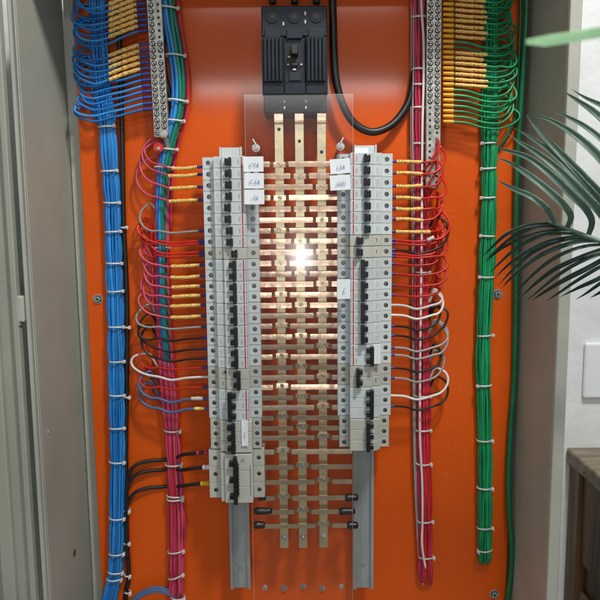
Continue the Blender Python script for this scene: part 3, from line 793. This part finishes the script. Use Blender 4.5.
def ferrule(P, t, r=.0026, m='ferrule_blue'):
    pts=px_path(P,.002); me=wire_mesh(pts,r,m,'ferrule',8,rf=lambda u:1-.25*u,org=t.location); link('ferrule',me,t,t.location)
def feeder(name,label,group,ctrl,bun,slot,yj,yend,r,m,fer=None,sl=None,step=.005,tailpts=None,ferm='ferrule_blue',slm='marker_yellow',slr=.0030,step_=.003):
    step=step_
    """one wire: control points in pixels from its terminal to the bundle, then along the bundle to row yend"""
    a=[at(*p) for p in ctrl]; b=bun.pts(slot,yj,yend)
    if tailpts:
        tailpts_src=tailpts[0]; e=b[-1]; tailpts=[e.lerp(at(*tailpts[0]),.35)*1.0, None]; tailpts[0].z=at(*tailpts_src).z; tailpts[0].y=-.006; tailpts[1]=tailpts[0]+Vector((0,.009,-.002))
    pts=catmull(a+b+(tailpts or []),step)
    t=thing(name,label,'wire',pts[0],group)
    link('insulation',wire_mesh(pts,r,m,'insulation',7),t,pts[0])
    if fer: ferrule(fer,t,m=ferm,r=.0026 if ferm=='ferrule_blue' else .0034)
    if sl: sleeve_part(sl,t,m=slm,r=slr)
    return t

# ---- blue bundle with its loops
blue_line=[(98,-40),(100,30),(103,80),(106.5,125),(109,165),(112,200),(114,250),(116,300),(117,350),(117.3,400),(117.3,450),(117,500),(117.4,540),(116,570),(112,590),(104,620),(100,650)]
BL=Bundle(blue_line,.0126,.0088,.0120,.00195,3); BL.ties=[127,171,202.5,232,263.5,291,327,361,395,428,461.5,517.5,553,575]
rnd=random.Random(11)
ys=[-8,-2.5,3,8.5,14,19.5,25,30.5,44,50,56,62,68,73.5,79.5,85.5,91,97,103,108.5]
for i,y in enumerate(ys):
    has = i<13
    xt=138+ (y*.06); yl=y+(13 if has else 10)
    left=rnd.uniform(72,82); yy=y+rnd.uniform(8,14); dd=.032+rnd.uniform(-.003,.004)
    back=rnd.uniform(6,20)
    ctrl=[(xt+6,y,.030),(xt-2,y+1,.031),(124,y+6,.033),(108+rnd.uniform(-3,3),yl,dd)]+arc(93,yl+3-(5+back)/2,93-left,(5+back)/2,90,262,dd,.006,6,.25)+[(98,yl+4,.005)]
    lab=('blue wire with a yellow marker sleeve, %s of those leaving the left terminal bar' if has else 'plain blue wire without a sleeve, %s from the top in the left terminal bar')%ordn(i+1)
    slv=[(xt-2,y+1,.031),(124,y+6,.033),(109,yl-1,dd)] if has and i not in (7,) else None
    feeder('wire',lab,'blue wires of the left terminal bar',ctrl,BL,BL.slot(),yl+16,650,.0020,'pvc_blue' if i%3 else 'pvc_blue_light',fer=[(xt-1,y+1,.031),(xt+8,y,.030)],sl=slv,slm='marker_yellow',slr=.0034)
for i in range(22):
    b=BL.pts(BL.slot(),-40,650); pts=catmull(b,.006)
    o=link('wire',wire_mesh(pts,.00185,'pvc_blue_light' if i%3==0 else 'pvc_blue','wire',7),None,pts[0]); tag(o,'straight blue wire packed inside the blue bundle','wire','straight wires inside the blue bundle')
for i,(y,h) in enumerate([(127,1),(171,1),(202.5,1),(232,1),(263.5,1),(291,1),(327,1),(361,1),(395,1),(428,1),(461.5,1),(517.5,1),(553,1),(571.5,1),(578,1)]):
    tie(BL,y,'white cable tie around the blue bundle, %s from the top'%ordn(i+1) if i else 'white cable tie around the blue bundle, topmost one','cable ties on the blue bundle',head=h)
# tie heads on the black cable next to the blue bundle
class Line: pass
bc=Line(); bc.line=[(122,150),(124,220),(127,300),(127,400),(127,540),(128,600)]; bc.rx=.0046; bc.rd=.0046; bc.dc=.009
for i,y in enumerate((228,327,397,510,543,575,592)):
    tie(bc,y,'small white cable tie on the black cable beside the blue bundle, %s from the top'%ordn(i+1) if i else 'small white cable tie on the black cable beside the blue bundle, topmost one','cable ties on the left black cable')

# ---- left red bundle, with thick blue and green cables over its upper part
red_line=[(172,-40),(174,20),(176,60),(176,100),(170,140),(164,170),(161.5,210),(162,260),(164,320),(168,370),(172,420),(174,470),(176,520),(176,560),(176,588),(176,640)]
RL=Bundle(red_line,.0135,.0080,.0105,.00195,5); RL.ties=[430,464,496,551,576]
def thick(label,P,r,m,grp): return wire('thick_cable',label,'cable',P,r,m,grp,12,.005)
grp='thick blue and green cables from the top'
for dx,dd,nmz,mm in ((-5.2,.016,'leftmost','pvc_blue'),(-1.9,.021,'second','pvc_blue_light'),(1.8,.022,'third','pvc_teal'),(5.0,.017,'rightmost','pvc_teal')):
    P=[]
    for (y,k,dz) in ((-30,1.05,0),(0,1.0,0),(20,1.05,0),(50,1.0,0),(80,.95,0),(110,.95,0),(140,.95,0),(165,.85,0),(200,.65,0),(250,.5,0),(300,.42,0),(350,.42,-.004),(372,.4,-.012),(390,.4,-.016)):
        P.append((interp([(167,-30),(168,0),(170,20),(175,50),(178.5,80),(177.5,110),(170,140),(164.5,165),(161.5,200),(161.8,250),(163,300),(166,350),(169,390)],y)+dx*k+.5*math.sin(y*.05+dx),y,dd+dz))
    thick(('blue' if dx<0 else 'green')+' thick cable from the top left, %s of the twisted four'%nmz,P,.0034,mm,grp)
LROWS=[(167,'mk'),(174.5,'mk'),(187,'mk'),(200,'mk'),(231,'wh'),(241,'rd'),(243.5,'rd'),(252,'rd'),(255.5,'rd'),(265,'mk'),(276,'mk'),(286,'mk'),(295.5,'mk'),(305,'mk'),(316,'mk'),(327,'gy'),(338,'bk'),(349,'bk'),(358.5,'bk'),(367.5,'rt'),(377,'wt'),(387,'rt'),(398.5,'bw'),(408.5,'by')]
names={'mk':'red wire with yellow marker sleeve','wh':'pale grey wire','rd':'red wire','gy':'grey wire','bk':'black wire','rt':'thin red wire','wt':'bright white wire','bw':'blue wire with white sleeve end','by':'blue wire with yellow sleeve end'}
colm={'mk':'pvc_magenta_light','wh':'pvc_grey','rd':'pvc_red','gy':'pvc_grey','bk':'pvc_black','rt':'pvc_red','wt':'pvc_white','bw':'pvc_blue_grey','by':'pvc_blue_grey'}
rnd=random.Random(23)
for i,(y,k) in enumerate(LROWS):
    ex=interp([(203,155),(212,500)],y)
    r={'mk':.0017,'rd':.0018,'rt':.0016,'wh':.0019,'gy':.0019,'bk':.0019,'wt':.0021,'bw':.0024,'by':.0024}[k]
    cx=interp(red_line,y)
    if i<4:
        lx=(146,141,139,137)[i]; top=(150,150,155,170)[i]
        ctrl=[(ex+2,y,.046),(ex-6,y,.045),(186,y+.5,.042),(171,y+1.5,.038)]+arc(163,(y-2+top-14)/2,163-lx,(y-2-top+14)/2,98,262,.034,.012,7)+[(166,top-10,.008)]
        yj=top+8
    else:
        lx={'wt':134,'bw':139,'by':139,'bk':138}.get(k, rnd.uniform(137,146)); top=y-rnd.uniform(22,36)
        if k=='bk': top=y-(26,24,34)[i-16]
        if k in('bw','by'): top=y-28
        if k=='wt': top=y-24; 
        sag={'wt':3,'bk':3,'bw':4,'by':4}.get(k,2)
        ctrl=[(ex+2,y,.046),(ex-6,y,.045),(186,y+1,.042),(171,y+sag,.036)]+arc(156,(y+top)/2,156-lx,(y-top)/2,82,(250 if k in ('wt','wh','gy','bk','bw','by') else 225),.034,.020,7)+([(151,top+14,.010),(154,top+32,.007)] if k in ('mk','rd','rt') else [(157,top+12,.008)])
        yj=top+(52 if k in ('mk','rd','rt') else 24)
    nsame=sum(1 for q in LROWS[:i+1] if q[1]==k); tot=sum(1 for q in LROWS if q[1]==k)
    lab=names[k]+' looping into the left red bundle'+(', %s of its kind'%('topmost' if nsame==1 else 'lowest' if nsame==tot else ordn(nsame)) if tot>1 else '')
    sl=None; slm='marker_yellow'; slr=.0031
    if k=='mk': sl=[(ex-6,y,.045),(186,y+.5+rnd.uniform(-1,1),.042),(interp([(170,160),(172,330)],y)+rnd.uniform(-2,2),y+1.5,.038)]
    if k=='bw': sl=[(ex-6,y,.0452),(ex-18,y,.0442)]; slm='pvc_white'; slr=.0034
    if k=='by': sl=[(ex-5,y,.0452),(ex-15,y+.3,.0442)]
    RLs=RL.slot(k not in ('mk','rd','rt'))
    mm=colm[k]
    feeder('wire',lab,'wires of the left breaker column',ctrl,RL,RLs,yj,592,r,mm,fer=[(ex-6,y,.045),(ex+2,y,.046)] if k!='wt' else None,sl=sl,slm=slm,slr=slr,tailpts=[(176,600,.004)])
for i in range(20):
    b=RL.pts(RL.slot(),150,590); pts=catmull(b+[at(176,600,.004)],.006)
    o=link('wire',wire_mesh(pts,.0019,('pvc_magenta','pvc_magenta_light')[i%3==0],'wire',7),None,pts[0]); tag(o,'straight magenta wire packed inside the left red bundle','wire','straight wires inside the left red bundle')
# pink sliver right of the green cable at the top
for i,(dx,rr) in enumerate(((9.3,.0016),(10.6,.0014))):
    P=[(interp([(167,-30),(168,0),(170,20),(175,50),(178.5,80),(177.5,110),(170,140),(165.5,165),(164,200),(165,230)],y)+dx*(1-max(0,y-130)/260),y,.013) for y in range(-30,240,20)]
    wire('wire','thin magenta wire along the right side of the thick green cable, '+('inner' if i==0 else 'outer')+' one','wire',P,rr,'pvc_magenta','thin magenta wires at upper left',7)
UL=Line(); UL.line=[(167,-30),(168,0),(170,20),(175,50),(178.5,80),(177.5,110),(170,140),(164.5,165),(162,200),(162,240)]; UL.rx=.0150; UL.rd=.0105; UL.dc=.017
for i,y in enumerate((8,56,101,121.5,149,168)):
    tie(UL,y,'white cable tie around the thick blue and green cables, %s from the top'%(ordn(i+1) if i else 'first'),'cable ties on the thick blue and green cables',tilt=.12)
for i,y in enumerate((247.5,430,464,496,551,576)):
    tie(RL,y,'white cable tie around the left red bundle, %s from the top'%(ordn(i+1) if i else 'first'),'cable ties on the left red bundle',tilt=(0,0,0,.1,-.15,-.3)[i])
b2=RL; tie(RL,499,'white cable tie around the left red bundle, lower one of the close pair','cable ties on the left red bundle',tilt=-.05)
# blue grey wires crossing at the bottom
for i in range(4):
    wire('wire','blue grey wire arching from the blue bundle to the foot of the red bundle, %s'%(('outermost','second','third','innermost')[i]),'wire',[(118,618+i*2,.010),(130,601+i*1.5,.016),(145,590+i*1.6,.018),(158,587+i*1.6,.018),(168,590+i*1.5,.016),(174,597,.012),(178,612,.010)],.0018,'pvc_blue_grey','blue grey wires at the bottom left',7)
tl_=Line(); tl_.line=[(178,560),(178,640)]; tl_.rx=.011; tl_.rd=.008; tl_.dc=.013
tie(tl_,597,'white cable tie around blue wires at the very bottom of the photo','cable ties on the bottom blue wires')
# black feeders of the large breaker
for i,(y,yl,yb) in enumerate(((452,461,476),(467,471,482),(483,488,497))):
    wn=('top','middle','bottom')[i]
    t=thing('thick_wire','black wire feeding the large left breaker, %s one%s'%(wn,('',' with a white sleeve',' with a yellow sleeve')[i]),'wire',at(214,y,.05),'black wires of the large breaker')
    pts=px_path([(214,y,.05),(205,y+.3,.048),(192,y+1.5,.040),(182,y+3,.026),(172,yl-2,.0035),(160,yl-1,.003),(148,yl,.006),(136,yl+4,.010),(129,yl+12,.012),(126.5,yb+14,.013),(127,yb+60,.012)])
    link('insulation',wire_mesh(pts,.0031,'cable_black','insulation',10,org=t.location),t,t.location)
    if i==0: sleeve_part([(212,y,.0505),(197,y+1,.044)],t,r=.0036,m='pvc_magenta')
    if i==1: sleeve_part([(212,y,.0505),(203,y+.4,.047)],t,r=.0044,m='pvc_white')
    if i==2: sleeve_part([(210,y,.0495),(201,y+.8,.046)],t,r=.0044,m='ferrule_yellow')

# ---- right red bundle
rr_line=[(418,-40),(419,30),(419.5,100),(420.5,160),(421,220),(421.5,300),(422,360),(422.5,420),(423,460),(424.5,510),(426,560),(427,590)]
RR=Bundle(rr_line,.0118,.0082,.0125,.00195,9); RR.ties=[17,70,84.5,108.5,144,272,396,430,463,521,556.5]
RROWS=[(161.5,'mk'),(173,'mk'),(186,'mk'),(197.5,'mk'),(208.5,'mk'),(219,'mk'),(231.5,'mk'),(240,'rd'),(243.5,'rd'),(250,'bk'),(254,'rd'),(256.5,'rd'),(264,'rd'),(274,'rd'),(285,'rd'),(295,'rd'),(305,'wt'),(315,'wt'),(326,'bk'),(335.5,'bk'),(347.5,'gy'),(355,'gy'),(368,'bk'),(378,'gy'),(395.5,'wt'),(406,'bk')]
rnd=random.Random(31)
for i,(y,k) in enumerate(RROWS):
    ex=390-.008*(y-155)
    r={'mk':.0018,'rd':.0018,'gy':.0019,'bk':.0019,'wt':.0021}[k]
    rx=rnd.uniform(440,449); top=y-rnd.uniform(18,34)
    if i<2: rx=441+i*4; top=y-(26,30)[i]
    if k in('wt','gy','bk') and i>15: rx=(443,444,441,445,446,450,442,446,449,451)[i-16]; top=y-(16,24,24,28,28,34,24,28,28,30)[i-16]
    sag=4 if k in('wt','gy','bk') else 1.5
    ctrl=[(ex-2,y,.046),(ex+6,y,.045),(405,y+.8,.041),(417,y+sag,.037)]+arc(431,(y+top)/2,rx-431,(y-top)/2,80,(-75 if k in('wt','gy','bk') else -50),(.042 if y<200 else .036),(.036 if y<200 else .020),7)+([(437,top+14,.036),(429,top+28,.034)] if y<200 else [(437,top+14,.012),(432,top+30,.009)] if k in('mk','rd') else [(430,top+10,.011)])
    yj=top+(48 if k in('mk','rd') else 24)
    names2=dict(names); names2['mk']='red wire with yellow marker sleeve'; names2['wt']='white wire'
    nsame=sum(1 for q in RROWS[:i+1] if q[1]==k); tot=sum(1 for q in RROWS if q[1]==k)
    lab=names2[k]+' looping into the right red bundle'+(', %s of its kind'%('topmost' if nsame==1 else 'lowest' if nsame==tot else ordn(nsame)) if tot>1 else '')
    sl=[(ex+6,y,.045),(406,y+rnd.uniform(-.5,1),.041),((422,423,422,422,423,423,430)[i],y+rnd.uniform(-1,1.5),.0365)] if k=='mk' else None
    feeder('wire',lab,'wires of the right breaker column',ctrl,RR,RR.slot(k not in ('mk','rd')),yj,572,r,{'mk':'pvc_red','rd':'pvc_red','gy':'pvc_grey','bk':'pvc_black','wt':'pvc_white'}[k],fer=[(ex+6,y,.045),(ex-1,y,.046)] if not(k=='wt') else None,sl=sl,tailpts=[(427,583,.004)])
for i in range(20):
    q=RR.slot(); b=RR.pts(q,-40,572); pts=catmull(b+[at(427+q[0]*470,583,.006),at(427+q[0]*470,584,-.002)],.006)
    o=link('wire',wire_mesh(pts,.0019,('pvc_magenta','pvc_magenta_light')[i%4==0],'wire',7),None,pts[0]); tag(o,'straight magenta wire packed inside the right red bundle','wire','straight wires inside the right red bundle')
wire('wire','pale pink white wire lying on the front of the right red bundle','wire',[(421,-30,.0225),(421.5,10,.0225),(423.5,40,.0228),(423.5,80,.0228),(422.5,120,.0228),(422,160,.023),(421.5,240,.0235),(420.5,320,.0235),(420,380,.0235),(420,440,.023),(422,480,.023),(422.5,520,.023),(422,545,.023),(425.5,568,.022)],.0021,'pvc_white',None,10)
for i,(x0,x1) in enumerate(((411.5,411),(413.5,412.5))):
    for _ in (0,): wire('wire','grey wire along the left side of the right red bundle, %s one'%('outer','inner')[i],'wire',[(x0,-30,.0125+i*.004),(x0,60,.0125+i*.004),(x1,120,.0125+i*.004),(x1+1,200,.0125+i*.003),(x1+2,330,.012),(x1+3,450,.012),(x1+5.5,520,.010),(x1+8,560,.010),(x1+11,582,.006)],.0014,'pvc_grey','grey wires of the right red bundle',8)
for i,y in enumerate((17,70,84.5,108.5,144,272,396,430,463,521,556.5)):
    tie(RR,y,'white cable tie around the right red bundle, %s from the top'%(ordn(i+1) if i else 'first'),'cable ties on the right red bundle',head=1,k=1)
# dark sleeve piece and marker on the black wire
t=thing('cable_joint','pale printed sleeve on the black loop right of the breakers','sleeve',at(433,238,.04))
pts=px_path([(427,240.5,.040),(434,237,.040)]); link('sleeve',wire_mesh(pts,.0032,'pvc_white','sleeve',10,org=t.location),t,t.location)

# ---- green bundle
gr_line=[(492,-40),(491.5,30),(491,70),(489.5,110),(488.5,150),(487.8,200),(487,250),(485.5,300),(484.2,350),(484,400),(484,450),(484.2,500),(484.6,550),(484.6,560)]
GR=Bundle(gr_line,.0118,.0080,.0115,.00195,13); GR.ties=[143.5,168.5,197.5,236,277,335.5,385.5,440,487.5,527.5,549.5]
rnd=random.Random(41)
gy=[-7+5.35*i for i in range(25)]
for i,y in enumerate(gy):
    has=i<18 and i not in (9,10)
    low=not has
    yl=y+(3 if has else 6)
    right=rnd.uniform(511,516) if y>20 else rnd.uniform(508,514)
    up_=rnd.uniform(14,22); dd=.031+rnd.uniform(-.003,.003)
    if i>=18: up_=rnd.uniform(20,34)
    ctrl=[(444,y,.030),(453,y+.5,.031),(466,y+1.5,.032),(482,yl,dd),(495,yl+1.5,dd)]+arc(500,yl+1-up_/2,right-500,up_/2,80,-80,dd-.001,.012,6,-.15)+[(494,yl-up_+12,.006)]
    ln='green wire with a beaded marker sleeve, %s of those leaving the right terminal bar' if has else 'plain green wire, %s from the top in the right terminal bar'
    feeder('wire',ln%ordn(i+1),'green wires of the right terminal bar',ctrl,GR,GR.slot(),yl+14,556,.0019,('pvc_green','pvc_green_light')[i%2],fer=[(453.5,y+.5,.031),(443,y,.030)],ferm='ferrule_yellow',
        sl=[(455,y+.6,.031),(468,y+1.8+rnd.uniform(-.5,.5),.032),(485+rnd.uniform(-2,3),yl,dd)] if has else None,slr=.0029,tailpts=[(484.5,563,.004)])
for i in range(16):
    q=GR.slot(); b=GR.pts(q,-40,555); pts=catmull(b+[at(484.5+q[0]*500,562,.006),at(484.5+q[0]*500,563,-.002)],.006)
    o=link('wire',wire_mesh(pts,.0019,('pvc_green','pvc_green_light')[i%3==0],'wire',7),None,pts[0]); tag(o,'straight green wire packed inside the green bundle','wire','straight wires inside the green bundle')
for i,y in enumerate((143.5,168.5,197.5,236,277,335.5,385.5,440,487.5,527.5,549.5)):
    tie(GR,y,'white cable tie around the green bundle, %s from the top'%(ordn(i+1) if i else 'first'),'cable ties on the green bundle',head=(1 if i in(5,7,8,9) else -1))
wire('earth_cable','single thick green cable hanging along the right edge of the orange plate','cable',
     [(527,-30,.020),(526,20,.020),(523,70,.018),(520.5,110,.016),(517.5,160,.012),(516,220,.009),(515.8,300,.009),(514,380,.009),(510.5,430,.010),(508.5,480,.012),(509.5,515,.014),(511.8,545,.015),(511.5,570,.014),(508.8,590,.012),(506,615,.010)],.0046,'pvc_green_dark',None,14)
wire('earth_cable','thinner green cable just left of the thick one at the upper right edge','cable',[(521,-30,.012),(520,30,.012),(518,80,.011),(516.5,110,.010),(514,122,.008),(507,136,.005),(498,150,.004),(490,166,.003),(487,200,.003)],.0026,'pvc_green_dark',None,10)

# ---------------------------------------------------------------- outside the cabinet, right: switch plate and wooden table
WY=-.060                                      # depth value of the wall face (behind the plate)
a=at(586,343,WY+.010); b=at(640,398.5,WY+.010)
t=thing('blank_plate','white rounded blank electrical plate on the white wall above the wooden table','wall plate',((a.x+b.x)/2,.06,(a.z+b.z)/2))
bm=bmesh.new(); box(bm,a.x,b.x,.050,.0598,b.z,a.z,bev=.006,seg=4); obj('plate',bm,'switch_white',t,smooth=False)
bm=bmesh.new(); cyl(bm,(a.x+b.x)/2,.0498,.0490,(a.z+b.z)/2,.003,12); obj('screw',bm,'switch_white',t)
# small table: back edge on the wall at row 446, left edge running to the camera
pz=at(590,446.5,WY).z
xlft=at(568,452,-.03).x+.004
tb=thing('wooden_table','old brown wooden table with worn top beside the cabinet','table',(xlft+.35,-.1,0))
dfront=.30
q0=at(571,456,-.04); q1=at(600,479,.07)
v_=at(600,474,0)-CP; k_=(pz-CP.z)/v_.z; xlft=max(XOUT+.006, (CP+v_*k_).x); print('TABLE', xlft, XOUT, (CP+v_*k_).x)
bm=bmesh.new(); box(bm,xlft-.004,xlft+.70,-dfront,.058,pz-.028,pz,bev=.004,seg=2); obj('table_top',bm,'wood_top',tb)
def tp(name,m,*bs,bev=.003):
    bm=bmesh.new()
    for bx in bs: box(bm,*bx,bev=bev)
    return obj(name,bm,m,tb)
for (x0,y0) in ((xlft+.003,-dfront+.03),(xlft+.003,.012),(xlft+.62,-dfront+.03),(xlft+.62,.012)):
    tp('leg','wood',(x0,x0+.045,y0,y0+.045,0,pz-.0285))
tp('apron','wood',(xlft+.010,xlft+.025,-dfront+.0755,.0115,pz-.20,pz-.0287))
tp('side_panel','wood',(xlft+.018,xlft+.024,-dfront+.0755,.0115,pz-.62,pz-.2005))
tp('rail','wood',(xlft+.008,xlft+.0175,-dfront+.0755,.0115,pz-.30,pz-.25),(xlft+.008,xlft+.0175,-.14,-.10,pz-.62,pz-.3005),bev=.002)
tp('back_panel','wood',(xlft+.0575,xlft+.6195,.030,.040,pz-.62,pz-.0287))
# floor so table and cabinet stand in a real place
bm=bmesh.new(); box(bm,-3,3,-4,.0598,-.05,-.0001); o=obj('floor',bm,'grey_paint'); o['kind']='structure'

# ---------------------------------------------------------------- palm fronds
def leaf_mesh(P,wmax,m,name,fold=.35,up_v=None,w_at=.35,org=None,tipw=.04,basew=.45):
    WM=1.25 if m!='leaf_dark' else 1.0; pts=px_path(P,.006); n=len(pts); bm=bmesh.new(); rows_=[]
    for i,p in enumerate(pts):
        u=i/(n-1); t=(pts[min(i+1,n-1)]-pts[max(i-1,0)]).normalized()
        view=(CP-p).normalized() if up_v is None else up_v
        s=t.cross(view).normalized(); nn=s.cross(t).normalized()
        wd = WM*wmax*((basew+(1-basew)*(u/w_at)**.8) if u<w_at else max(tipw,(1-((u-w_at)/(1-w_at))**2.1)))
        c=p-org
        rows_.append([bm.verts.new(c-s*wd+nn*fold*wd*.4),bm.verts.new(c-s*wd*.5+nn*fold*wd*.1),bm.verts.new(c-nn*fold*wd*.35),bm.verts.new(c+s*wd*.5+nn*fold*wd*.1),bm.verts.new(c+s*wd+nn*fold*wd*.4)])
    for i in range(n-1):
        for k in range(4): bm.faces.new((rows_[i][k],rows_[i][k+1],rows_[i+1][k+1],rows_[i+1][k]))
    bmesh.ops.solidify(bm,geom=bm.faces[:],thickness=.0004)
    return mesh_from(bm,name,m,True)
FD=.30
rach=[(546,221.5),(556,224.5),(566,228),(580,233.5),(600,241),(625,250),(655,262)]
t=thing('palm_frond','dark green palm frond reaching in from the right edge in front of the white wall','palm frond',at(640,256,FD))
pts=px_path([(x,y,FD-.02+(x-546)*.0006) for x,y in rach]); link('stem',wire_mesh(list(reversed(pts)),.0040,'stem_green','stem',10,rf=lambda u:1-.55*u,org=t.location),t,t.location)
upper=[([(555,224),(547,209),(532,197),(514,189),(497,180)],.0030),
 ([(567,228),(571,217),(565,206),(549,191),(530,176),(512,164),(496,157)],.0036),
 ([(588,236),(592,222),(586,209),(570,193),(549,173),(527,157),(505,150),(497,147)],.0038),
 ([(606,243),(609,228),(600,212),(581,192),(560,171),(540,155),(521,143),(508,134)],.0042),
 ([(620,248),(622,228),(610,206),(590,184),(569,162),(550,143),(536,128),(526,115)],.0044),
 ([(640,254),(640,222),(624,190),(604,162),(585,143),(565,128),(545,118),(527,115.5)],.0046),
 ([(655,240),(650,190),(632,150),(610,126),(593,111),(577,100),(561,90)],.0046),
 ([(665,230),(662,170),(645,140),(622,117),(601,105),(586,98),(571,89)],.0036)]
upper += [([(612,246),(617,226),(606,208),(588,188),(568,167),(549,150),(530,137),(514,128)],.0036),
 ([(660,250),(648,205),(628,170),(607,144),(586,127),(566,116),(548,108)],.0036)]
for j,(P,wd) in enumerate(upper):
    n=len(P); Q=[(x,y,FD-.01+.05*math.sin(math.pi*k/(n-1))-.04*(k/(n-1))) for k,(x,y) in enumerate(P)]
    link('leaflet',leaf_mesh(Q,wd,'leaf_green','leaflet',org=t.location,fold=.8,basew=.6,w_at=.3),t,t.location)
lower=[([(560,226),(545,224),(524,227),(507,234),(493,246),(482,257)],.0026),
 ([(573,230),(556,230),(534,234),(515,241),(498,251),(485,263)],.0024),
 ([(584,236),(566,238),(545,243),(524,253),(507,266),(494,279)],.0027),
 ([(600,241),(582,241),(562,246),(541,255),(522,268),(508,281),(502,288)],.0030),
 ([(612,246),(594,252),(574,260),(555,269),(536,283),(521,297)],.0030),
 ([(625,250),(606,258),(588,268),(568,278),(549,289),(531,301)],.0034),
 ([(640,256),(616,268),(598,279),(580,287),(560,297)],.0030),
 ([(650,262),(628,276),(608,288),(590,298)],.0030)]
def between(A,B,u,wd):
    n=6
    def sm(P,k): x=k*(len(P)-1)/n; i=min(int(x),len(P)-2); f=x-i; return (P[i][0]*(1-f)+P[i+1][0]*f, P[i][1]*(1-f)+P[i+1][1]*f)
    return ([tuple(sm(A,k)[c]*(1-u)+sm(B,k)[c]*u + (2.5*math.sin(k*.9+u*5) if c else 0) for c in (0,1)) for k in range(n+1)], wd)
lower = lower + [between(lower[i][0],lower[i+1][0],u,.0024) for i,u in ((0,.55),(1,.5),(2,.5),(3,.55),(4,.5),(5,.5),(6,.5))]
for j,(P,wd) in enumerate(lower):
    n=len(P); Q=[(x,y,FD-.02-.04*(k/(n-1))+.02*math.sin(math.pi*k/(n-1))) for k,(x,y) in enumerate(P)]
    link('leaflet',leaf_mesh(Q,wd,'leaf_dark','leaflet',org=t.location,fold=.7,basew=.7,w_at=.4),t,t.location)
t=thing('palm_leaf','pale green out of focus palm leaf close to the camera at upper right','palm leaf',at(640,28,.84))
link('blade',leaf_mesh([(640,26,.86),(615,30,.85),(590,34,.84),(565,38,.835),(545,41,.83),(526,42,.825)],.0017,'leaf_pale','blade',org=t.location,fold=.3,w_at=.8,basew=.95,tipw=.45),t,t.location)
